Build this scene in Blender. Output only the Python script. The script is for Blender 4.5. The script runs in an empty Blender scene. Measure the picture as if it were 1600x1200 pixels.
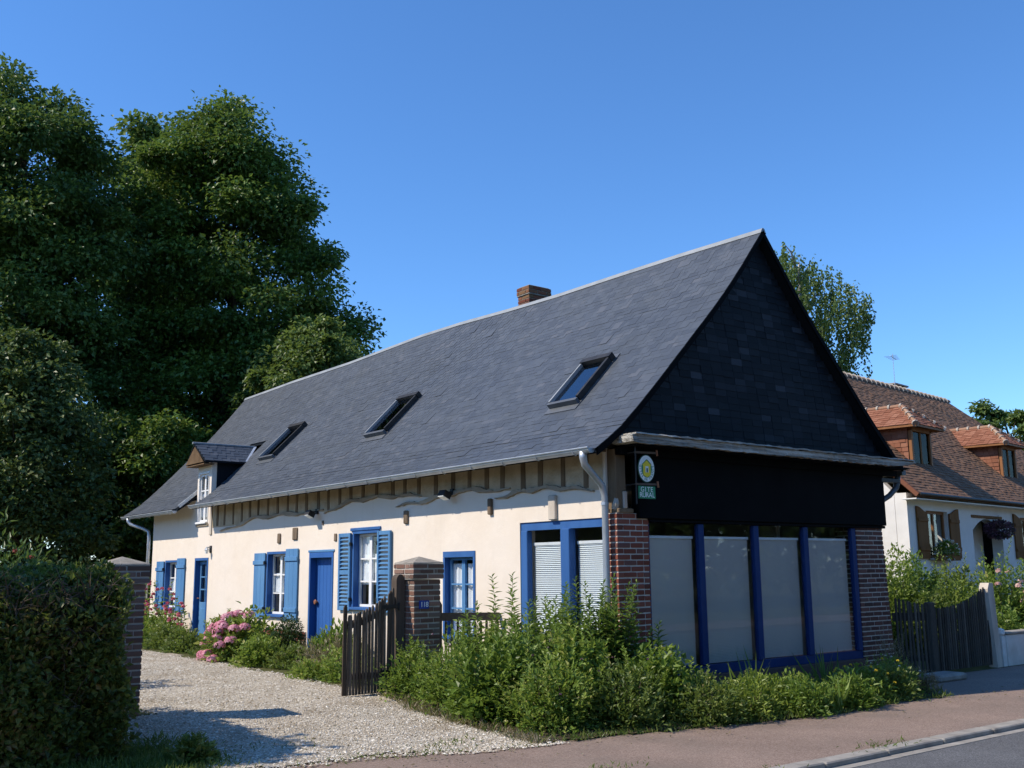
import bpy, math, random
import numpy as np
from mathutils import Vector, Matrix

random.seed(7)
rng = np.random.default_rng(7)
scene = bpy.context.scene
R = math.radians

# ------------------------------------------------------------------ camera, sky, sun, exposure
cam_data = bpy.data.cameras.new('camera')
cam = bpy.data.objects.new('camera', cam_data)
scene.collection.objects.link(cam)
CAM = Vector((-9.177, -9.626, 1.6))
right = Vector((0.790092, -0.612907, -0.009975))
down = Vector((0.101265, 0.146554, -0.984006))
fwd = Vector((0.604565, 0.776445, 0.177857))
m = Matrix((right, -down, -fwd)).transposed().to_4x4()
m.translation = CAM
cam.matrix_world = m
cam_data.sensor_width = 36.0
cam_data.lens = 36.0
cam_data.clip_start = 0.1
cam_data.clip_end = 2000.0
scene.camera = cam

SUN_EL = R(44.5)
SUN_AZ = Vector((-0.91, 0.41, 0.0)).normalized()
sun_dir = Vector((SUN_AZ.x * math.cos(SUN_EL), SUN_AZ.y * math.cos(SUN_EL), math.sin(SUN_EL)))
world = bpy.data.worlds.new('World')
scene.world = world
world.use_nodes = True
wn = world.node_tree
wn.nodes.clear()
w_out = wn.nodes.new('ShaderNodeOutputWorld')
w_bg = wn.nodes.new('ShaderNodeBackground')
w_sky = wn.nodes.new('ShaderNodeTexSky')
w_sky.sky_type = 'NISHITA'
w_sky.sun_disc = False
w_sky.sun_elevation = SUN_EL
w_sky.sun_rotation = math.atan2(SUN_AZ.x, SUN_AZ.y)
w_sky.altitude = 100.0
w_sky.air_density = 1.0
w_sky.dust_density = 0.0
w_sky.ozone_density = 10.0
w_bg.inputs['Strength'].default_value = 0.125
w_hsv = wn.nodes.new('ShaderNodeHueSaturation')
w_hsv.inputs['Saturation'].default_value = 1.06
wn.links.new(w_sky.outputs[0], w_hsv.inputs['Color'])
wn.links.new(w_hsv.outputs[0], w_bg.inputs[0])
wn.links.new(w_bg.outputs[0], w_out.inputs[0])

sun_data = bpy.data.lights.new('sun', 'SUN')
sun_data.energy = 3.1
sun_data.angle = R(0.5)
sun_data.color = (1.0, 0.90, 0.76)
sun = bpy.data.objects.new('sun', sun_data)
sun.rotation_euler = (-sun_dir).to_track_quat('-Z', 'Y').to_euler()
sun.location = sun_dir * 60
scene.collection.objects.link(sun)

scene.view_settings.view_transform = 'Standard'
scene.view_settings.look = 'None'
scene.view_settings.exposure = 0.80
scene.view_settings.gamma = 1.0
scene.view_settings.use_curve_mapping = False
scene.render.engine = 'CYCLES'
scene.cycles.max_bounces = 6
scene.cycles.diffuse_bounces = 3
scene.cycles.glossy_bounces = 3
scene.cycles.transmission_bounces = 4
scene.cycles.transparent_max_bounces = 8

# ------------------------------------------------------------------ materials
M = {}

def new_mat(name):
    mt = bpy.data.materials.new(name)
    mt.use_nodes = True
    M[name] = mt
    nt = mt.node_tree
    return mt, nt, nt.nodes['Principled BSDF']

def node(nt, t, **kw):
    nd = nt.nodes.new(t)
    for k, v in kw.items():
        setattr(nd, k, v)
    return nd

def ramp(nt, cols, fac):
    r = node(nt, 'ShaderNodeValToRGB')
    el = r.color_ramp.elements
    while len(el) < len(cols):
        el.new(0.5)
    for i, (p, c) in enumerate(cols):
        el[i].position = p
        el[i].color = (c[0], c[1], c[2], 1)
    nt.links.new(fac, r.inputs[0])
    return r.outputs[0]

def noise(nt, scale, detail=4.0, rough=0.55, coord='Object', stretch=None):
    tc = node(nt, 'ShaderNodeTexCoord')
    nz = node(nt, 'ShaderNodeTexNoise')
    nz.inputs['Scale'].default_value = scale
    nz.inputs['Detail'].default_value = detail
    nz.inputs['Roughness'].default_value = rough
    if stretch:
        mp = node(nt, 'ShaderNodeMapping')
        mp.inputs['Scale'].default_value = stretch
        nt.links.new(tc.outputs[coord], mp.inputs[0])
        nt.links.new(mp.outputs[0], nz.inputs[0])
    else:
        nt.links.new(tc.outputs[coord], nz.inputs[0])
    return nz.outputs[0]

def mix(nt, a, b, fac, mode='MIX'):
    mx = node(nt, 'ShaderNodeMixRGB', blend_type=mode)
    for i, v in ((0, fac), (1, a), (2, b)):
        if isinstance(v, (int, float)):
            mx.inputs[i].default_value = v
        elif isinstance(v, (tuple, list)):
            mx.inputs[i].default_value = (v[0], v[1], v[2], 1)
        else:
            nt.links.new(v, mx.inputs[i])
    return mx.outputs[0]

def bump(nt, bsdf, h, strength=0.3, dist=0.02):
    b = node(nt, 'ShaderNodeBump')
    b.inputs['Strength'].default_value = strength
    b.inputs['Distance'].default_value = dist
    nt.links.new(h, b.inputs['Height'])
    nt.links.new(b.outputs[0], bsdf.inputs['Normal'])

def noisy(name, c0, c1, scale=6.0, rough=0.8, bs=0.25, bd=0.01, bscale=None, stretch=None, spec=0.3, detail=5, metal=0.0, lo=0.3, hi=0.7, world_coord=False):
    """a surface whose colour drifts between two tones, with fine relief"""
    mt, nt, b = new_mat(name)
    f = noise(nt, scale, detail, 0.6, stretch=stretch)
    col = ramp(nt, [(lo, c0), (hi, c1)], f)
    nt.links.new(col, b.inputs['Base Color'])
    b.inputs['Roughness'].default_value = rough
    b.inputs['Specular IOR Level'].default_value = spec
    b.inputs['Metallic'].default_value = metal
    if bs:
        h = noise(nt, bscale or scale * 5, 4, 0.6, stretch=stretch)
        bump(nt, b, h, bs, bd)
    return mt

def per_piece(name, cols, rough=0.7, spec=0.3, attr=None, scale=25.0, bs=0.3, bd=0.004, grime=0.35, grime_col=(0.05, 0.05, 0.045)):
    """pieces (bricks, slates, tiles) that each have a tone of their own"""
    mt, nt, b = new_mat(name)
    if attr:
        a = node(nt, 'ShaderNodeAttribute', attribute_name=attr)
        fac = a.outputs['Fac']
    else:
        a = node(nt, 'ShaderNodeObjectInfo')
        fac = a.outputs['Random']
    col = ramp(nt, cols, fac)
    f = noise(nt, scale, 4, 0.65)
    g = ramp(nt, [(0.45, (0, 0, 0)), (0.75, (grime, grime, grime))], f)
    col = mix(nt, col, grime_col, g)
    nt.links.new(col, b.inputs['Base Color'])
    b.inputs['Roughness'].default_value = rough
    b.inputs['Specular IOR Level'].default_value = spec
    if bs:
        bump(nt, b, noise(nt, scale * 2.5, 4, 0.6), bs, bd)
    return mt

def leaf_mat(name, cols, trans=0.3, rough=0.45, spec=0.35):
    mt, nt, b = new_mat(name)
    a = node(nt, 'ShaderNodeAttribute', attribute_name='tint')
    col = ramp(nt, cols, a.outputs['Fac'])
    nt.links.new(col, b.inputs['Base Color'])
    b.inputs['Roughness'].default_value = rough
    b.inputs['Specular IOR Level'].default_value = spec
    t = node(nt, 'ShaderNodeBsdfTranslucent')
    tcol = mix(nt, col, (0.55, 0.75, 0.12), 0.25)
    nt.links.new(tcol, t.inputs[0])
    mx = node(nt, 'ShaderNodeMixShader')
    mx.inputs[0].default_value = trans
    nt.links.new(b.outputs[0], mx.inputs[1])
    nt.links.new(t.outputs[0], mx.inputs[2])
    nt.links.new(mx.outputs[0], nt.nodes['Material Output'].inputs[0])
    return mt

def glass_mat(name, tint=(0.9, 0.95, 1.0), refl=0.08, graze=0.65):
    mt, nt, b = new_mat(name)
    nt.nodes.remove(b)
    tr = node(nt, 'ShaderNodeBsdfTransparent')
    tr.inputs[0].default_value = (*tint, 1)
    gl = node(nt, 'ShaderNodeBsdfGlossy')
    gl.inputs['Roughness'].default_value = 0.02
    lw_ = node(nt, 'ShaderNodeLayerWeight')
    lw_.inputs[0].default_value = 0.5
    pw = node(nt, 'ShaderNodeMath', operation='POWER')
    pw.inputs[1].default_value = 4.0
    nt.links.new(lw_.outputs['Facing'], pw.inputs[0])
    ad = node(nt, 'ShaderNodeMath', operation='MULTIPLY_ADD')
    ad.inputs[1].default_value = graze - refl
    ad.inputs[2].default_value = refl
    nt.links.new(pw.outputs[0], ad.inputs[0])
    mx = node(nt, 'ShaderNodeMixShader')
    nt.links.new(ad.outputs[0], mx.inputs[0])
    nt.links.new(tr.outputs[0], mx.inputs[1])
    nt.links.new(gl.outputs[0], mx.inputs[2])
    nt.links.new(mx.outputs[0], nt.nodes['Material Output'].inputs[0])
    return mt

def plaster(name, base, dark, streak=0.12):
    mt, nt, b = new_mat(name)
    big = noise(nt, 0.9, 5, 0.6)
    col = ramp(nt, [(0.3, dark), (0.62, base)], big)
    st = noise(nt, 3.0, 4, 0.7, stretch=(1.0, 1.6, 0.25))
    sm = ramp(nt, [(0.52, (0, 0, 0)), (0.8, (streak, streak, streak))], st)
    col = mix(nt, col, (0.33, 0.28, 0.22), sm)
    # damp, dirtier foot of the wall
    tc = node(nt, 'ShaderNodeTexCoord')
    sx = node(nt, 'ShaderNodeSeparateXYZ')
    nt.links.new(tc.outputs['Object'], sx.inputs[0])
    ft = node(nt, 'ShaderNodeMapRange')
    ft.inputs[1].default_value = 0.25
    ft.inputs[2].default_value = 0.75
    ft.inputs[3].default_value = 0.9
    ft.inputs[4].default_value = 0.0
    nt.links.new(sx.outputs[2], ft.inputs[0])
    fm = node(nt, 'ShaderNodeMath', operation='MULTIPLY')
    nt.links.new(ft.outputs[0], fm.inputs[0])
    nt.links.new(noise(nt, 4.0, 5, 0.65), fm.inputs[1])
    col = mix(nt, col, (0.42, 0.36, 0.29), fm.outputs[0])
    sp = noise(nt, 7.0, 6, 0.7)
    spm = ramp(nt, [(0.66, (0, 0, 0)), (0.74, (0.5, 0.5, 0.5))], sp)
    col = mix(nt, col, (0.55, 0.45, 0.34), spm)
    nt.links.new(col, b.inputs['Base Color'])
    b.inputs['Roughness'].default_value = 0.95
    b.inputs['Specular IOR Level'].default_value = 0.1
    h1 = noise(nt, 2.2, 3, 0.5)
    h2 = noise(nt, 60, 3, 0.6)
    hm = mix(nt, h1, h2, 0.12)
    bump(nt, b, hm, 0.5, 0.035)
    return mt

plaster('cream_plaster', (0.765, 0.682, 0.585), (0.735, 0.64, 0.53))
plaster('white_plaster', (0.80, 0.78, 0.74), (0.70, 0.68, 0.64), 0.06)
per_piece('slate', [(0.0, (0.052, 0.062, 0.078)), (0.5, (0.066, 0.077, 0.094)), (0.9, (0.074, 0.086, 0.103)), (1.0, (0.092, 0.100, 0.115))], 0.5, 0.32, None, 1.3, 0.12, 0.002, 0.5, (0.062, 0.068, 0.07))
per_piece('slate_field', [(0.0, (0.052, 0.062, 0.078)), (0.5, (0.066, 0.077, 0.094)), (0.9, (0.074, 0.086, 0.103)), (1.0, (0.092, 0.100, 0.115))], 0.5, 0.32, 'tint', 1.3, 0.12, 0.002, 0.5, (0.062, 0.068, 0.07))
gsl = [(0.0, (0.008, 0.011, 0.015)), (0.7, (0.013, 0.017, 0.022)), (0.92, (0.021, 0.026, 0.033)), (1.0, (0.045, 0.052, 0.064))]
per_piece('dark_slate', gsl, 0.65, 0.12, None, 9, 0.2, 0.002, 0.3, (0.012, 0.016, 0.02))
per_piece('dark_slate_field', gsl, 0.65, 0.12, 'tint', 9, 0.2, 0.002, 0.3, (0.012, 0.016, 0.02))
per_piece('red_brick', [(0.0, (0.13, 0.045, 0.03)), (0.4, (0.23, 0.07, 0.045)), (0.8, (0.30, 0.10, 0.065)), (1.0, (0.18, 0.085, 0.07))], 0.9, 0.2, None, 14, 0.5, 0.006, 0.6, (0.07, 0.04, 0.035))
per_piece('dark_brick', [(0.0, (0.07, 0.04, 0.034)), (0.4, (0.13, 0.058, 0.045)), (0.8, (0.18, 0.085, 0.065)), (1.0, (0.11, 0.08, 0.07))], 0.9, 0.2, None, 14, 0.5, 0.006, 0.6, (0.05, 0.04, 0.035))
per_piece('gate_brick', [(0.0, (0.13, 0.075, 0.055)), (0.4, (0.22, 0.115, 0.085)), (0.8, (0.29, 0.165, 0.125)), (1.0, (0.18, 0.14, 0.115))], 0.9, 0.2, None, 14, 0.5, 0.006, 0.7, (0.09, 0.082, 0.065))
per_piece('chimney_brick', [(0.0, (0.15, 0.045, 0.028)), (0.5, (0.26, 0.085, 0.05)), (1.0, (0.20, 0.11, 0.055))], 0.9, 0.2, None, 10, 0.5, 0.006, 0.6, (0.06, 0.055, 0.03))
noisy('chimney_mortar', (0.16, 0.11, 0.08), (0.26, 0.20, 0.15), 12, 0.95, 0.4, 0.006, spec=0.1)
tl = [(0.0, (0.175, 0.095, 0.055)), (0.45, (0.205, 0.115, 0.068)), (0.85, (0.23, 0.132, 0.08)), (1.0, (0.27, 0.155, 0.095))]
per_piece('roof_tile', tl, 0.85, 0.2, 'tint', 1.2, 0.3, 0.004, 0.4, (0.11, 0.085, 0.05))
tl2 = [(0.0, (0.20, 0.080, 0.046)), (0.5, (0.26, 0.108, 0.064)), (1.0, (0.31, 0.145, 0.09))]
per_piece('dormer_tile', tl2, 0.85, 0.2, 'tint', 8, 0.4, 0.004, 0.3, (0.2, 0.1, 0.06))
per_piece('ridge_tile', [(0.0, (0.26, 0.14, 0.09)), (0.6, (0.34, 0.20, 0.13)), (1.0, (0.42, 0.29, 0.20))], 0.9, 0.2, None, 14, 0.3, 0.004, 0.5, (0.2, 0.16, 0.10))
per_piece('picket_wood', [(0.0, (0.075, 0.056, 0.042)), (0.5, (0.115, 0.092, 0.072)), (1.0, (0.17, 0.142, 0.115))], 0.9, 0.1, None, 18, 0.5, 0.004, 0.5, (0.045, 0.038, 0.03))
per_piece('dark_picket', [(0.0, (0.05, 0.045, 0.038)), (0.6, (0.085, 0.078, 0.066)), (1.0, (0.14, 0.125, 0.105))], 0.9, 0.1, None, 18, 0.5, 0.004, 0.4, (0.03, 0.028, 0.024))
noisy('mortar', (0.46, 0.42, 0.36), (0.62, 0.58, 0.52), 12, 0.95, 0.4, 0.006, spec=0.1)
noisy('old_mortar', (0.36, 0.33, 0.28), (0.52, 0.48, 0.42), 12, 0.95, 0.4, 0.006, spec=0.1)
noisy('cap_stone', (0.20, 0.18, 0.15), (0.36, 0.33, 0.28), 9, 0.95, 0.5, 0.01, spec=0.1)
noisy('zinc', (0.40, 0.44, 0.48), (0.56, 0.60, 0.64), 3, 0.42, 0.06, 0.003, spec=0.5, metal=0.6)
noisy('ridge_zinc', (0.20, 0.22, 0.235), (0.30, 0.32, 0.335), 2.5, 0.6, 0.06, 0.003, spec=0.3, metal=0.1)
noisy('dark_zinc', (0.08, 0.09, 0.10), (0.14, 0.15, 0.165), 4, 0.5, 0.06, 0.003, spec=0.5, metal=0.5)
noisy('shutter_blue', (0.052, 0.165, 0.36), (0.12, 0.27, 0.46), 2.2, 0.7, 0.3, 0.003, 40, (1, 1, 0.2), 0.2, lo=0.25, hi=0.75)
noisy('door_blue', (0.020, 0.088, 0.30), (0.040, 0.14, 0.40), 2.5, 0.6, 0.25, 0.003, 40, (1, 1, 0.15), 0.25, lo=0.25, hi=0.75)
noisy('frame_blue', (0.022, 0.085, 0.26), (0.045, 0.14, 0.36), 2.5, 0.6, 0.2, 0.003, 40, (1, 1, 0.2), 0.25, lo=0.25, hi=0.75)
noisy('deep_blue', (0.006, 0.026, 0.105), (0.011, 0.040, 0.15), 3, 0.55, 0.15, 0.003, 40, (1, 1, 0.2), 0.15)
noisy('white_paint', (0.72, 0.72, 0.71), (0.82, 0.82, 0.80), 6, 0.5, 0.1, 0.002, spec=0.3)
noisy('black_board', (0.003, 0.004, 0.005), (0.006, 0.007, 0.008), 2, 0.8, 0.1, 0.002, spec=0.06)
noisy('stud_wood', (0.13, 0.09, 0.055), (0.24, 0.18, 0.12), 5, 0.95, 0.6, 0.008, 22, (1, 1, 0.2), 0.1)
noisy('beam_end_wood', (0.11, 0.08, 0.055), (0.24, 0.185, 0.135), 7, 0.95, 0.8, 0.01, 22, (1, 1, 0.3), 0.1)
noisy('cob', (0.40, 0.31, 0.205), (0.56, 0.455, 0.32), 3.5, 0.97, 0.6, 0.02, 18, spec=0.05)
noisy('beam_wood', (0.24, 0.19, 0.135), (0.44, 0.37, 0.28), 4, 0.95, 0.8, 0.015, 16, (1, 0.2, 1), 0.1)
noisy('grey_wood', (0.13, 0.12, 0.10), (0.55, 0.525, 0.455), 11, 0.95, 0.9, 0.03, 24, (0.08, 1, 2.0), 0.1, lo=0.36, hi=0.62)
noisy('pale_wood', (0.42, 0.36, 0.30), (0.60, 0.54, 0.46), 6, 0.9, 0.5, 0.006, 20, (1, 1, 0.2), 0.15)
noisy('soffit_wood', (0.10, 0.062, 0.034), (0.17, 0.11, 0.062), 4, 0.85, 0.4, 0.006, 14, (0.3, 1, 1), 0.1)
noisy('brown_wood', (0.15, 0.066, 0.020), (0.22, 0.105, 0.036), 5, 0.7, 0.3, 0.004, 20, (1, 1, 0.15), 0.1)
noisy('orange_wood', (0.22, 0.095, 0.035), (0.30, 0.135, 0.055), 5, 0.6, 0.3, 0.004, 20, (1, 1, 0.15), 0.2)
noisy('post_wood', (0.07, 0.052, 0.040), (0.14, 0.112, 0.088), 6, 0.9, 0.7, 0.01, 16, (1, 1, 0.12), 0.15)
noisy('interior', (0.030, 0.027, 0.024), (0.05, 0.046, 0.042), 2, 0.95, 0, spec=0.05)
noisy('room_wall', (0.16, 0.14, 0.115), (0.24, 0.21, 0.17), 1.2, 0.95, 0, spec=0.05)
noisy('lace', (0.82, 0.82, 0.83), (0.90, 0.90, 0.91), 9, 0.95, 0.4, 0.01, 14, (1, 1, 0.1), 0.1)
noisy('blind_slat', (0.68, 0.71, 0.72), (0.76, 0.79, 0.79), 2, 0.5, 0, spec=0.4)
noisy('blind_grey', (0.68, 0.71, 0.74), (0.76, 0.79, 0.80), 0.7, 0.55, 0, spec=0.3)
noisy('iron', (0.02, 0.02, 0.022), (0.05, 0.048, 0.045), 8, 0.5, 0.2, 0.003, spec=0.4, metal=0.4)
noisy('rust_copper', (0.25, 0.10, 0.05), (0.35, 0.15, 0.08), 8, 0.5, 0.2, 0.003, spec=0.4)
noisy('sign_green', (0.02, 0.20, 0.09), (0.03, 0.25, 0.115), 6, 0.45, 0, spec=0.4)
noisy('sign_dark_green', (0.010, 0.07, 0.035), (0.015, 0.09, 0.045), 6, 0.45, 0, spec=0.4)
noisy('sign_white', (0.80, 0.84, 0.80), (0.88, 0.90, 0.88), 6, 0.45, 0, spec=0.4)
noisy('sign_yellow', (0.75, 0.58, 0.02), (0.82, 0.66, 0.03), 6, 0.45, 0, spec=0.4)
noisy('enamel_blue', (0.02, 0.05, 0.28), (0.03, 0.07, 0.34), 6, 0.25, 0, spec=0.5)
noisy('bark', (0.035, 0.028, 0.02), (0.085, 0.07, 0.052), 5, 0.95, 0.9, 0.03, 12, (1, 1, 0.25), 0.1)
noisy('birch_bark', (0.18, 0.16, 0.14), (0.5, 0.48, 0.45), 5, 0.9, 0.5, 0.01, 12, (1, 1, 3), 0.1)
noisy('twig', (0.06, 0.045, 0.03), (0.14, 0.11, 0.08), 9, 0.95, 0.5, 0.004, spec=0.1)
noisy('stem_green', (0.07, 0.10, 0.03), (0.13, 0.14, 0.05), 9, 0.8, 0, spec=0.2)
noisy('soil', (0.045, 0.034, 0.024), (0.11, 0.085, 0.06), 3, 0.98, 0.8, 0.04, 18, spec=0.05)
noisy('lawn', (0.045, 0.065, 0.02), (0.13, 0.115, 0.05), 1.6, 0.98, 0.7, 0.05, 26, spec=0.05)
noisy('concrete', (0.22, 0.20, 0.175), (0.36, 0.335, 0.295), 5, 0.95, 0.5, 0.006, 60, spec=0.15)
noisy('stone_pale', (0.30, 0.27, 0.22), (0.52, 0.48, 0.42), 8, 0.95, 0.6, 0.01, spec=0.1)
noisy('white_stone', (0.62, 0.60, 0.55), (0.76, 0.74, 0.70), 8, 0.9, 0.3, 0.006, spec=0.1)

def speckled(name, cols, grain, big_a, rough=0.9, bs=0.5, bd=0.008, patch=(0.1, 0.09, 0.08), patch_amt=0.25, patch_scale=0.7):
    mt, nt, b = new_mat(name)
    tc = node(nt, 'ShaderNodeTexCoord')
    vo = node(nt, 'ShaderNodeTexVoronoi')
    vo.inputs['Scale'].default_value = grain
    nt.links.new(tc.outputs['Object'], vo.inputs[0])
    sp = node(nt, 'ShaderNodeSeparateColor')
    nt.links.new(vo.outputs['Color'], sp.inputs[0])
    col = ramp(nt, cols, sp.outputs[0])
    g = noise(nt, patch_scale, 6, 0.65)
    gm = ramp(nt, [(0.45, (0, 0, 0)), (0.72, (patch_amt,) * 3)], g)
    col = mix(nt, col, patch, gm)
    g2 = noise(nt, big_a, 4, 0.6)
    gm2 = ramp(nt, [(0.3, (0.82, 0.82, 0.82)), (0.7, (1.08, 1.08, 1.08))], g2)
    col = mix(nt, col, gm2, 1.0, 'MULTIPLY')
    nt.links.new(col, b.inputs['Base Color'])
    b.inputs['Roughness'].default_value = rough
    b.inputs['Specular IOR Level'].default_value = 0.2
    bump(nt, b, vo.outputs['Distance'], bs, bd)
    return mt

speckled('gravel', [(0.0, (0.27, 0.225, 0.16)), (0.4, (0.46, 0.40, 0.31)), (0.8, (0.60, 0.545, 0.44)), (1.0, (0.74, 0.69, 0.59))], 60, 1.4, 0.95, 0.9, 0.015, (0.24, 0.17, 0.095), 0.6, 0.9)
speckled('pink_asphalt', [(0.0, (0.185, 0.130, 0.100)), (0.5, (0.25, 0.182, 0.145)), (1.0, (0.33, 0.25, 0.20))], 95, 0.8, 0.92, 0.35, 0.005, (0.165, 0.135, 0.11), 0.65, 0.55)
speckled('asphalt', [(0.0, (0.07, 0.07, 0.072)), (0.5, (0.115, 0.115, 0.118)), (1.0, (0.18, 0.18, 0.18))], 110, 1.0, 0.9, 0.4, 0.005, (0.07, 0.07, 0.07), 0.4, 0.6)
per_piece('pebble', [(0.0, (0.29, 0.235, 0.165)), (0.4, (0.50, 0.44, 0.345)), (0.75, (0.64, 0.585, 0.485)), (1.0, (0.80, 0.76, 0.67))], 0.9, 0.1, 'tint', 1.2, 0, 0, 0.5, (0.32, 0.235, 0.14))

leaf_mat('maple_leaf', [(0.0, (0.036, 0.074, 0.014)), (0.45, (0.070, 0.134, 0.023)), (0.85, (0.128, 0.211, 0.035)), (1.0, (0.243, 0.269, 0.058))], 0.25)
leaf_mat('ash_leaf', [(0.0, (0.033, 0.073, 0.019)), (0.5, (0.068, 0.131, 0.030)), (0.9, (0.119, 0.188, 0.043)), (1.0, (0.175, 0.219, 0.062))], 0.25)
leaf_mat('elder_leaf', [(0.0, (0.037, 0.068, 0.020)), (0.5, (0.085, 0.130, 0.036)), (1.0, (0.196, 0.218, 0.073))], 0.22)
leaf_mat('hedge_leaf', [(0.0, (0.040, 0.055, 0.012)), (0.45, (0.09, 0.125, 0.022)), (0.8, (0.19, 0.21, 0.045)), (1.0, (0.27, 0.17, 0.07))], 0.28)
leaf_mat('birch_leaf', [(0.0, (0.050, 0.090, 0.022)), (0.5, (0.101, 0.156, 0.038)), (1.0, (0.189, 0.240, 0.065))], 0.3)
leaf_mat('bush_leaf', [(0.0, (0.06, 0.105, 0.014)), (0.5, (0.135, 0.215, 0.032)), (0.85, (0.24, 0.31, 0.055)), (1.0, (0.42, 0.40, 0.12))], 0.35)
leaf_mat('stalk_leaf', [(0.0, (0.055, 0.105, 0.022)), (0.5, (0.125, 0.205, 0.042)), (1.0, (0.24, 0.32, 0.08))], 0.35)
leaf_mat('lime_leaf', [(0.0, (0.07, 0.115, 0.016)), (0.5, (0.15, 0.215, 0.030)), (1.0, (0.30, 0.35, 0.06))], 0.35)
leaf_mat('weed_leaf', [(0.0, (0.05, 0.085, 0.016)), (0.5, (0.115, 0.165, 0.032)), (0.85, (0.19, 0.23, 0.055)), (1.0, (0.30, 0.27, 0.11))], 0.3)
leaf_mat('dry_leaf', [(0.0, (0.12, 0.09, 0.05)), (0.5, (0.22, 0.17, 0.10)), (1.0, (0.36, 0.30, 0.22))], 0.25)
leaf_mat('box_leaf', [(0.0, (0.014, 0.036, 0.012)), (0.5, (0.030, 0.07, 0.022)), (1.0, (0.06, 0.115, 0.035))], 0.15)
leaf_mat('pink_petal', [(0.0, (0.62, 0.17, 0.28)), (0.5, (0.80, 0.34, 0.45)), (1.0, (0.88, 0.56, 0.62))], 0.35)
leaf_mat('rose_petal', [(0.0, (0.42, 0.05, 0.12)), (0.5, (0.62, 0.10, 0.20)), (1.0, (0.75, 0.22, 0.32))], 0.3)
leaf_mat('pale_petal', [(0.0, (0.62, 0.32, 0.30)), (0.5, (0.74, 0.48, 0.45)), (1.0, (0.82, 0.66, 0.62))], 0.3)
leaf_mat('red_petal', [(0.0, (0.28, 0.015, 0.02)), (1.0, (0.5, 0.05, 0.05))], 0.25)
leaf_mat('yellow_petal', [(0.0, (0.55, 0.36, 0.01)), (1.0, (0.8, 0.62, 0.05))], 0.3)
leaf_mat('white_petal', [(0.0, (0.6, 0.6, 0.55)), (1.0, (0.85, 0.85, 0.82))], 0.3)
leaf_mat('violet_petal', [(0.0, (0.05, 0.03, 0.05)), (0.6, (0.12, 0.05, 0.10)), (1.0, (0.22, 0.09, 0.17))], 0.2)
glass_mat('glass', (0.95, 0.97, 0.98), 0.025)
glass_mat('dull_glass', (0.55, 0.6, 0.55), 0.02, 0.12)
glass_mat('sky_glass', (0.35, 0.42, 0.55), 0.28)

# ------------------------------------------------------------------ building helpers
COL = scene.collection
ORG = {}

def link(o, parent=None):
    COL.objects.link(o)
    if parent is not None:
        o.parent = parent
    return o

def org(p):
    return ORG.get(p.name, Vector((0, 0, 0))) if p is not None else Vector((0, 0, 0))

def tag(o, label=None, cat=None, group=None, kind=None):
    if label: o['label'] = label
    if cat: o['category'] = cat
    if group: o['group'] = group
    if kind: o['kind'] = kind
    return o

def thing(name, label, cat, loc=(0, 0, 0), group=None, local=False, rotz=0.0):
    o = bpy.data.objects.new(name, None)
    o.empty_display_size = 0.3
    COL.objects.link(o)
    o.location = loc
    o.rotation_euler = (0, 0, rotz)
    ORG[o.name] = Vector((0, 0, 0)) if local else Vector(loc)
    return tag(o, label, cat, group)

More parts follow.
